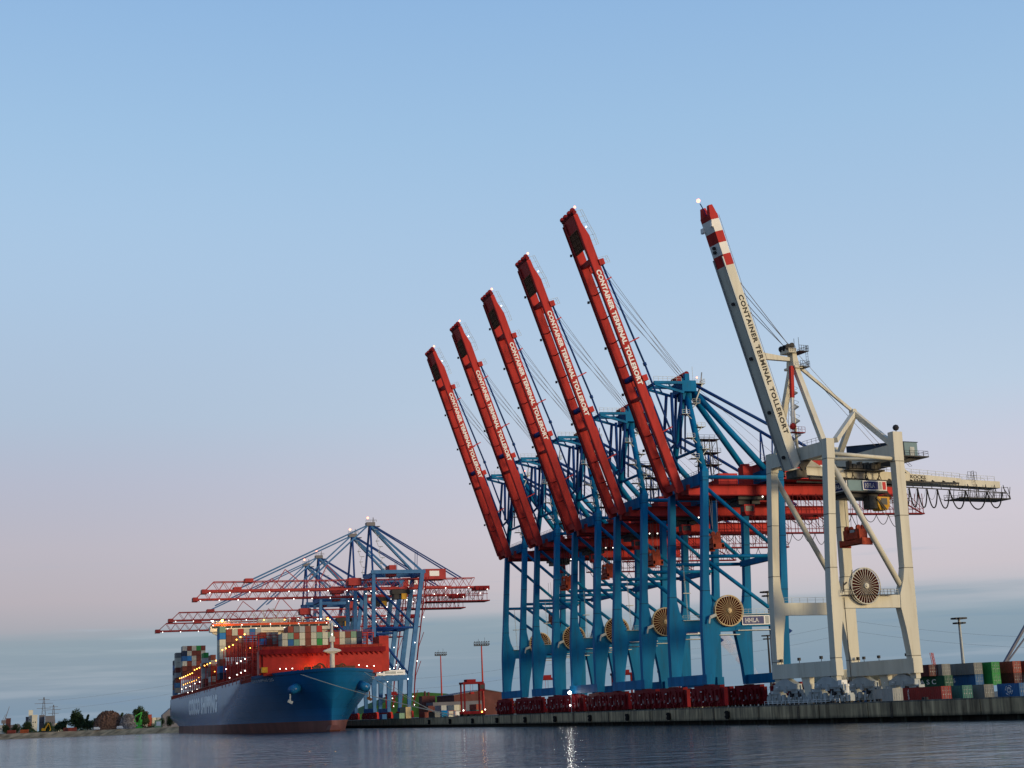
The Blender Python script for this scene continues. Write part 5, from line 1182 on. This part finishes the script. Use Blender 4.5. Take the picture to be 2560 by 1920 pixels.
# containers by the bent quay; long sides lie along the quay
def make_quay_containers():
    rz = ROT; G = 'containers in the yard past the white crane'
    def place(x, yend, tier, col, L, label): # x: near side line, yend: end towards the camera
        ln = 12.19 if L == 40 else 6.06
        return container(B(x+1.22, yend+ln/2, ZG+tier*2.6), rz, col, label, L, True, G)
    c = {}
    place(10.5, -25, 0, 'pale grey', 20, 'pale grey container with a red mark, against the white crane leg')
    o = place(17.4, -31, 0, 'brown', 40, 'brown red container at quay level with an orange end and upright white writing'); o.color = (.26, .03, .028, 1)
    place(21.8, -32, 0, 'teal', 20, 'teal green container at quay level with a pale green end')
    place(25.9, -33.5, 0, 'grey', 20, 'plain grey container at quay level beside the blue emblem container')
    o2 = place(30.6, -38, 0, 'blue', 20, 'blue container at quay level with a large round emblem')
    place(34.8, -42, 0, 'light blue', 20, 'light blue container at quay level at the picture edge')
    u = place(53.6, 9.5, 1, 'dark green', 40, 'dark green container with white capital letters, second tier')
    b = place(61.3, 8, 1, 'blue', 40, 'blue second tier container with a small round emblem, under a long grey one')
    t = place(60.8, 7.5, 2, 'grey', 40, 'long dark grey container with a tan end, topmost in its stack')
    place(52.0, 12.5, 2, 'dark brown', 20, 'dark brown container in the third tier behind the white crane leg')
    place(54.5, 11.0, 2, 'grey', 20, 'small grey container in the third tier next to the dark brown one')
    place(64.6, 6.0, 2, 'green', 40, 'bright green container, upper of two'); place(64.6, 6.0, 1, 'green', 40, 'bright green container, lower of two')
    place(69.6, 4.5, 2, 'rust red', 40, 'rust red third tier container beside the green ones'); place(69.6, 4.5, 1, 'dark brown', 40, 'dark brown container under the rust red one')
    place(73.8, 3.0, 2, 'rust red', 40, 'rust red third tier container at the picture edge'); place(74.5, -2.0, 1, 'pale grey', 40, 'pale grey container with red writing, under rust red containers')
    for i, col in enumerate(('navy', 'blue', 'teal', 'navy', 'dark brown', 'pale grey', 'blue', 'tan', 'rust red', 'pale grey', 'dark brown', 'cream')):
        x = 35+i*2.5; place(x, 42-i*1.5, 1 if i % 3 else 0, col, 40, f'{col} container glimpsed under the white crane, {ORD[i]} of twelve from the blue cranes')
        if i in (4, 5, 8): place(x, 42-i*1.5, 2, ('rust red', 'cream', 'tan')[i % 3], 40, f'{("rust red", "cream", "tan")[i % 3]} container atop others under the white crane, over the {ORD[i]} one')
    for k, (x, col) in enumerate(((181.5, 'tan'), (187.3, 'cream'))):
        for tt in (0, 1): container((x, 436+k*2, ZG+tt*2.6), 0, col, f'{col} container, {("lower", "upper")[tt]} of two, in the gap between blue and white cranes', 40, True, G)
    # writing and emblems
    R_ = Matrix.Rotation(ROT, 4, 'Z')
    def side_text(o, body, w, h, y, z, ang=0):
        xd = (0, -1, 0) if not ang else (0, 0, 1); yd = (0, 0, 1) if not ang else (0, 1, 0)
        text('lettering', body, w, h, (-1.23, y, z), xd, yd, 'sign_white', o, .01, 1.6 if body == 'UASC' else 1.0)
    side_text(u, 'UASC', 7.6, 1.1, 4.4, .75); side_text(o, 'CAPITAL', 2.0, .42, -.2+3.6, .3, 1)
    def emblem(o, y, z, r):
        m = MB(); P0 = lambda a, q: (-1.25, y+q*math.cos(a), z+q*math.sin(a))
        for i in range(12):
            a = 2*math.pi*i/12
            if i % 3 != 2: m.bar(P0(a, r), P0(a+.42, r), .03, .28, up=(1, 0, 0))
            m.bar(P0(a, r*.25), P0(a, r*.7), .03, .12, up=(1, 0, 0))
        m.path([P0(2*math.pi*i/16, r*.55) for i in range(17)], .05, 4); m.build('emblem', 'sign_white', o)
    emblem(o2, -.2, 1.3, .95); emblem(b, 1.2, 1.35, .62)
    text('lettering', 'HAPAG', 1.5, .4, (-1.23, 4.6, 1.75), (0, -1, 0), (0, 0, 1), 'sign_red', t, .01)
    # low concrete blocks and a bollard pair on the edge
    k = MB().tube((0, 0, 0), (0, 0, .7), .3, 10).tube((0, .9, 0), (0, .9, .7), .3, 10).box(-.4, .4, -.5, 1.4, 0, .12)
    me = k.mesh('bollard', 'dark_steel')
    for y, lb in ((-33, 'below the brown red container'), (-46, 'below the large round emblem'), (-19, 'beside the last bogie of the white crane')):
        o = link('bollard', me); o.location = B(.9, y, ZG+.02); o.rotation_euler = (0, 0, rz); tag(o, 'dark double mooring bollard on the quay edge '+lb, 'bollard', 'bollards on the quay edge')
make_quay_containers()

# ------------------------------------------------------------------ far shore, trees, heaps, silos, pylons
def tree(loc, h, w, label, seed, slim=False):
    rnd = random.Random(seed); r = empty('tree', loc); tag(r, label, 'tree', 'trees on the far bank')
    m = MB().tube((0, 0, -.2), (.1, 0, h*.35), h*.028, 7, r2=h*.018); tips = []
    for i in range(7):
        a = rnd.uniform(0, 6.28); z = h*rnd.uniform(.2, .4); q = (math.cos(a)*w*rnd.uniform(.15, .36), math.sin(a)*w*rnd.uniform(.15, .36), h*rnd.uniform(.45, .8)); m.tube((0, 0, z), q, h*.011, 5, r2=h*.004)
    m.build('trunk', 'bark', r)
    c = MB(); blobs = []
    for i in range(16 if not slim else 9):
        z = h*(rnd.uniform(.28, .9) if not slim else .2+.75*i/9); f = 1-abs(z/h-.55)*1.3 if not slim else .6; a = rnd.uniform(0, 6.28); rr = w*.34*f*rnd.uniform(.2, 1)
        blobs.append((rr*math.cos(a), rr*math.sin(a), z, w*rnd.uniform(.14, .24)))
    for i in range(3200 if not slim else 1300):
        bx, by, bz, br = rnd.choice(blobs); d = Vector((rnd.gauss(0, 1), rnd.gauss(0, 1), rnd.gauss(0, 1))).normalized()*br*rnd.uniform(.5, 1.12)
        p = Vector((bx, by, bz))+d; s_ = rnd.uniform(.22, .55)*h/14; u = Vector((rnd.gauss(0, 1), rnd.gauss(0, 1), rnd.gauss(0, 1))).normalized(); v = u.orthogonal().normalized()
        if p.z > .06*h: c.add([p-u*s_, p-v*s_, p+u*s_, p+v*s_], [(0, 1, 2, 3)])
    c.build('crown', 'leaf', r); return r
def heap(name, loc, w, d, h, label, material, seed):
    rnd = random.Random(seed); m = MB(); n = 28; vs = []; fs = []
    for i in range(n+1):
        for k in range(15):
            x = -w/2+w*i/n; y = -d/2+d*k/14; e = max(0, 1-(abs(2*x/w)**2.6)-(2*y/d)**2); z = h*e**.55*(1+rnd.uniform(-.1, .1)) if e > 0 else 0
            vs.append((x+rnd.uniform(-.2, .2), y, z))
    fs = [(i*15+k, (i+1)*15+k, (i+1)*15+k+1, i*15+k+1) for i in range(n) for k in range(14)]; m.add(vs, fs)
    for i in range(500):
        x = rnd.uniform(-.47, .47); y = rnd.uniform(-.49, .1); e = max(0, 1-(abs(2*x)**2.6)-(2*y)**2)
        if e <= 0: continue
        p = Vector((x*w, y*d, h*e**.55)); q = p+Vector((rnd.uniform(-.8, .8), rnd.uniform(-.6, .3), rnd.uniform(-.1, .7))); m.bar(p, q, .22, .12)
    o = m.build(name, material); o.location = loc; tag(o, label, 'scrap heap'); return o
def pylon(loc, h, label):
    r = empty('power_pylon', loc); tag(r, label, 'pylon', 'power pylons on the horizon'); m = MB(); b = h*.09
    for sx in (-1, 1):
        for sy in (-1, 1): m.bar((sx*b, sy*b, 0), (sx*b*.12, sy*b*.12, h), .35, .35)
    for i in range(9):
        z0, z1 = h*i/9, h*(i+1)/9; w0, w1 = b*(1-.88*i/9), b*(1-.88*(i+1)/9)
        for sy in (-1, 1): m.bar((-w0, sy*w0, z0), (w1, sy*w1, z1), .18, .18); m.bar((w0, sy*w0, z0), (-w1, sy*w1, z1), .18, .18)
    for z, w in ((h*.68, h*.2), (h*.82, h*.26), (h*.93, h*.16)): m.bar((-w, 0, z), (w, 0, z), .3, .4)
    m.build('lattice', 'wire_steel', r); return r
def cables(pts, label, sag, r=.085):
    a = Vector(pts[0]); m = MB()
    for dz in (0, -9.0):
        for p, q in zip(pts, pts[1:]):
            p = Vector(p); q = Vector(q); ps = []
            for k in range(13): t = k/12; c = p.lerp(q, t); c.z += dz-4*sag*t*(1-t); ps.append(c-a)
            m.path(ps, r, 4)
    o = m.build('power_line', 'wire_steel'); o.location = a; tag(o, label, 'power line'); return o
def make_far_shore():
    Z = 4.0
    tree((22.6, 1232, Z), 15, 14, 'broad dark tree, biggest on the far bank', 1)
    tree((30.5, 1222, Z), 12.5, 4.2, 'slim pointed tree beside the broad dark one', 2, True)
    tree((36.6, 1236, Z), 8.5, 7, 'low rounded tree behind the edge of the brown scrap heap', 3)
    tree((68, 1218, Z), 15.5, 12, 'dense round tree behind the green scrap loader', 4)
    tree((58.5, 1290, Z), 13.5, 4, 'thin tree sticking up above the grey scrap heap', 5, True); tree((52.5, 1290, Z), 13, 3.5, 'thin tree showing above the brown scrap heap', 6, True)
    tree((-13, 1300, Z), 8, 11, 'wide low tree in front of the cream silos', 7); tree((3, 1300, Z), 7, 9, 'low tree between silos and broad dark tree', 8); tree((86, 1152, Z), 7, 10, 'dark bush by the ship stern', 9); tree((81, 1165, Z), 6.5, 9, 'dark bush beside the pale green hut', 10)
    tree((-30, 1290, Z), 7, 9, 'low tree by the red building on the far bank', 11)
    for k, (x, y, h, w) in enumerate(((14, 1250, 9, 9), (28, 1250, 9.5, 8), (33, 1242, 7, 7), (-22, 1290, 6, 8), (11, 1262, 7, 9), (73, 1240, 12, 11))): tree((x, y, Z), h, w, 'leafy tree in the strip of greenery, '+['just before the broad dark tree', 'between broad and slim trees', 'straight behind the slim tree', 'by the orange container', 'behind the yellow excavator', 'between green loader and red containers'][k], 20+k)
    heap('scrap_heap', (45.5, 1205, Z), 23, 16, 13, 'big rounded heap of rusty brown scrap metal', 'scrap', 1)
    heap('scrap_heap', (58.8, 1196, Z), 12.5, 12, 10.4, 'smaller heap of grey brown scrap beside the brown heap', 'scrap_grey', 2)
    r = empty('scrap_loader', (65.6, 1176, Z)); tag(r, 'bright green scrap loader crane with bent arm beside the grey heap', 'loader')
    MB().box(-2.4, 2.4, -1.6, 1.6, 0, 1.1).box(-1, 1, -1, 1, 1.1, 2.4).build('undercarriage', 'green_paint', r); MB().box(-2.2, 2.0, -1.3, 1.3, 2.4, 4.2).build('machine_body', 'green_paint', r)
    MB().box(.6, 2.3, -1.5, 0, 4.2, 6.2).build('operator_cab', 'green_paint', r); MB().bar((0, 0, 4), (2.0, 0, 11.4), .6, .9).bar((2.0, 0, 11.4), (-2.6, 0, 8.6), .5, .7).bar((-2.6, 0, 8.6), (-2.8, 0, 5.6), .25, .25).box(-3.4, -2.2, -.6, .6, 4.6, 5.6).build('loader_arm', 'green_paint', r)
    h = MB().box(-2.2, 2.2, -3, 3, 0, 5.2).build('hut', 'hut_green'); h.location = (77.4, 1150, Z); tag(h, 'pale green hut with a white front, on the bank', 'hut'); MB().box(-1.4, 1.7, -3.08, -3.01, 1.2, 4.2).build('hut_front', 'sign_white', h)
    for x, y, w, d, z, m_, n, lb in ((-11.5, 1402, 3.4, 8, 22.4-4, 'wall_pale', 'silo', 'cream silo tower, highest of the pale block'), (-8.2, 1396, 4.4, 7, 18.2-4, 'wall_pale', 'silo', 'cream silo block in front of the tower'), (-13.6, 1408, 4, 8, 17-4, 'wall_grey', 'silo', 'grey silo block at the back of the cream tower'), (-2.4, 1410, 4.5, 8, 18-4, 'wall_grey', 'silo', 'grey silo block beside the cream one'), (4.2, 1400, 8, 9, 17-4, 'wall_grey', 'building', 'dark grey flat roofed building past the silos'),
                                   (12, 1420, 13, 9, 6.8, 'wall_pale', 'shed', 'long low white shed behind the trees'), (-27.6, 1310, 3.6, 6, 11.6, 'brick', 'building', 'small tall red brick building on the far bank'), (-33.5, 1306, 8, 6, 6.4, 'wall_pale', 'building', 'low pale building under the harbour crane'), (-24, 1360, 9, 6, 6.6, 'wall_grey', 'shed', 'low grey shed between brick building and silos')):
        o = MB().box(-w/2, w/2, -d/2, d/2, 0, z).box(-w/2-.15, w/2+.15, -d/2-.15, d/2+.15, z, z+.35)
        q = o.build(n, m_); q.location = (x, y, Z); tag(q, lb, n)
        g = MB()
        for k in range(max(1, int(w/1.8))): g.box(-w/2+.6+k*1.8, -w/2+1.3+k*1.8, -d/2-.04, -d/2-.01, z*.55, z*.55+1.2)
        g.build('window_band', 'glass', q)
    pylon((-1.2, 1640, Z), 34, 'distant power pylon above the silos'); pylon((8.5, 1700, Z), 27, 'fainter distant pylon past the dark grey building')
    cables([(-0.7, 1640, 34), (123.8, 1635, 46), (160, 1632, 52)], 'pair of thin power lines sloping up to the ship stern', 1.5)
    cables([(313.5, 1364, 37), (390.7, 1344, 42), (602.6, 1264, 57), (680, 1224, 70)], 'thin power lines rising behind the blue cranes', 1)
    cables([(680, 1224, 70), (798.5, 1150, 49), (900, 1100, 46)], 'thin power lines running down past the grey light mast', 2)
    r = empty('harbour_crane', (-35.6, 1500, Z)); tag(r, 'small harbour crane with raised jib on the far bank', 'harbour crane')
    MB().bar((0, 0, 0), (0, 0, 10), 2.2, 2.2, w2=1.2, h2=1.2).box(-2, 2.4, -1.4, 1.4, 9, 12).build('tower', 'wire_steel', r); MB().bar((.6, 0, 11), (4.6, 0, 24), .8, .8, w2=.3, h2=.3).bar((-1, 0, 12), (1.4, 0, 17), .3, .3).build('jib', 'wire_steel', r)
    stacks = [(77.5, 1302, 0, 'red', 'upper red'), (81, 1304, 0, 'rust red', 'rust red'), (84.6, 1305, 0, 'cream', 'cream'), (88.2, 1305, 0, 'pale grey', 'pale grey'), (92, 1304, 0, 'rust red', 'dark red')]
    for x, y, z, c, lb in stacks:
        for k in range({'upper red': 5, 'rust red': 4, 'cream': 3, 'pale grey': 3, 'dark red': 2}[lb]):
            col = c if lb != 'upper red' or k > 2 else 'cream'
            o = container((x, y, Z+k*2.62), 0, col, f'{col} container, {ORD[k]} from the ground, in the {lb} stack beyond the ship stern', 20, False, 'containers stacked beyond the ship stern'); o.scale = (1.35, 1, 1)
    s = MB().prism([(-6, 0), (6, 0), (6, 2.6), (0, 3.4), (-6, 2.2)], -8, 8).build('shed', 'wall_grey'); s.location = (93, 1250, Z+8.4); s.location.z = Z; s.scale = (1, 1, 4.2); tag(s, 'brown roofed shed just beyond the ship stern', 'shed')
    for x, y, col, lb in ((19.8, 1216, 'rust red', 'red container on the bank before the brown scrap heap'), (16.5, 1219, 'brown', 'brown container on the bank, half hidden by a red one'), (-14.5, 1246, 'orange', 'orange container at the water edge, far bank'), (-24, 1262, 'rust red', 'red container by the low pale building')):
        container((x, y, Z), R(80), col, lb, 20, False, 'containers on the far bank')
    e = empty('excavator', (-.6, 1232, Z)); tag(e, 'yellow excavator with raised arm on the far bank', 'excavator')
    MB().box(-1.8, 1.8, -1.4, 1.4, 0, 1).build('tracks', 'dark_steel', e); MB().box(-1.6, 1.4, -1.2, 1.2, 1, 3).build('cab_body', 'yellow_paint', e); MB().bar((1, 0, 2.4), (3.4, 0, 6.6), .5, .7).bar((3.4, 0, 6.6), (5.0, 0, 2.0), .4, .5).bar((5, 0, 2), (4.2, 0, 1), .8, .8).build('digger_arm', 'yellow_paint', e)
    rnd = random.Random(5); m = MB()
    for i in range(5200):
        x = rnd.uniform(-75, 95); y = 1330+rnd.uniform(0, 60)-x*.6; z = Z+rnd.uniform(0, 1)*(4.2+2.4*math.sin(x*.21)+1.6*math.sin(x*.53+1)); p = Vector((x, y, z)); s_ = rnd.uniform(.35, .8)
        u = Vector((rnd.gauss(0, 1), rnd.gauss(0, 1), rnd.gauss(0, 1))).normalized(); v = u.orthogonal().normalized(); m.add([p-u*s_, p-v*s_, p+u*s_, p+v*s_], [(0, 1, 2, 3)])
    o = m.build('undergrowth', 'leaf'); tag(o, kind='stuff')
    for x, y, lb in ((1, 1221, 'nearer the excavator'), (15, 1212, 'nearer the red container')): pass
    for i, (x, y) in enumerate(((36.5, 1192), (52, 1172))):
        o = MB().loft([(-2.2, 2.2, -1, 1, .4), (-2.3, 2.3, -1.05, 1.05, 1.4), (-1.9, 1.3, -.9, .9, 2.2)]).build('van', 'white_paint'); o.location = (x, y, Z); tag(o, 'white van parked '+('below the brown scrap heap' if i == 0 else 'below the grey scrap heap'), 'van')
mat('hut_green', (.30, .42, .24), .6, var=.1)
make_far_shore()
def make_right_far():
    r = empty('mobile_crane', (367.6, 596, ZG)); tag(r, 'far mobile crane with a slim red boom behind stacked containers', 'mobile crane')
    MB().box(-4, 4, -2, 2, 0, 3.2).build('carrier', 'ship_red', r); m = MB()
    for d in (-.5, .5): m.bar((d+1.2, -.5, 3), (d-.9, -.5, 18.6), .18, .18); m.bar((d+1.2, .5, 3), (d-.9, .5, 18.6), .18, .18)
    for i in range(12): t = i/12; z = 3+15.6*t; x = 1.2-2.1*t; m.bar((x-.5, -.5, z), (x+.4, -.5, z+1.3), .12, .12); m.bar((x+.5, -.5, z), (x-.6, -.5, z+1.3), .12, .12)
    m.build('boom', 'ship_red', r)
    j = MB().bar((0, 0, 0), (42, 26, 31), 1.0, 1.4).bar((3, 4, 0), (48, 30, 28), .5, .7).build('crane_jib', 'wall_grey'); j.location = (438, 655, 12.5); tag(j, 'dark sloping jib and tie rising past the red containers', 'crane jib')
    m = bpy.data.materials.new('steam'); m.use_nodes = True; nt = m.node_tree; nt.nodes.remove(nt.nodes['Principled BSDF']); MATS['steam'] = m
    v = nt.nodes.new('ShaderNodeVolumePrincipled'); v.inputs['Color'].default_value = (.95, .9, .9, 1); v.inputs['Density'].default_value = .06; nt.links.new(v.outputs[0], nt.nodes['Material Output'].inputs['Volume'])
    tc = nt.nodes.new('ShaderNodeTexCoord'); nz = nt.nodes.new('ShaderNodeTexNoise'); nz.inputs['Scale'].default_value = .07; nz.inputs['Detail'].default_value = 5; nt.links.new(tc.outputs['Object'], nz.inputs[0])
    mr = nt.nodes.new('ShaderNodeMapRange'); mr.inputs[1].default_value = .42; mr.inputs[2].default_value = .68; mr.inputs[4].default_value = .16; nt.links.new(nz.outputs[0], mr.inputs[0]); nt.links.new(mr.outputs[0], v.inputs['Density'])
    b = MB(); rnd = random.Random(3)
    pts = [(1086-5.5*t-2.2*t*t*.2, 2258, 14+12*t, 6+1.1*t+.5*math.sin(t*2)) for t in range(0, 9)]; n = 12
    vs = [(x+rr*math.cos(2*math.pi*k/n), y+rr*math.sin(2*math.pi*k/n), z) for x, y, z, rr in pts for k in range(n)]
    fs = [(i*n+k, i*n+(k+1) % n, (i+1)*n+(k+1) % n, (i+1)*n+k) for i in range(len(pts)-1) for k in range(n)]+[tuple(range(n))[::-1], tuple(range((len(pts)-1)*n, len(pts)*n))]
    o = b.add(vs, fs).build('steam_plume', 'steam'); tag(o, 'pale pink plume of steam rising far behind the cranes', 'steam', kind='stuff')
make_right_far()
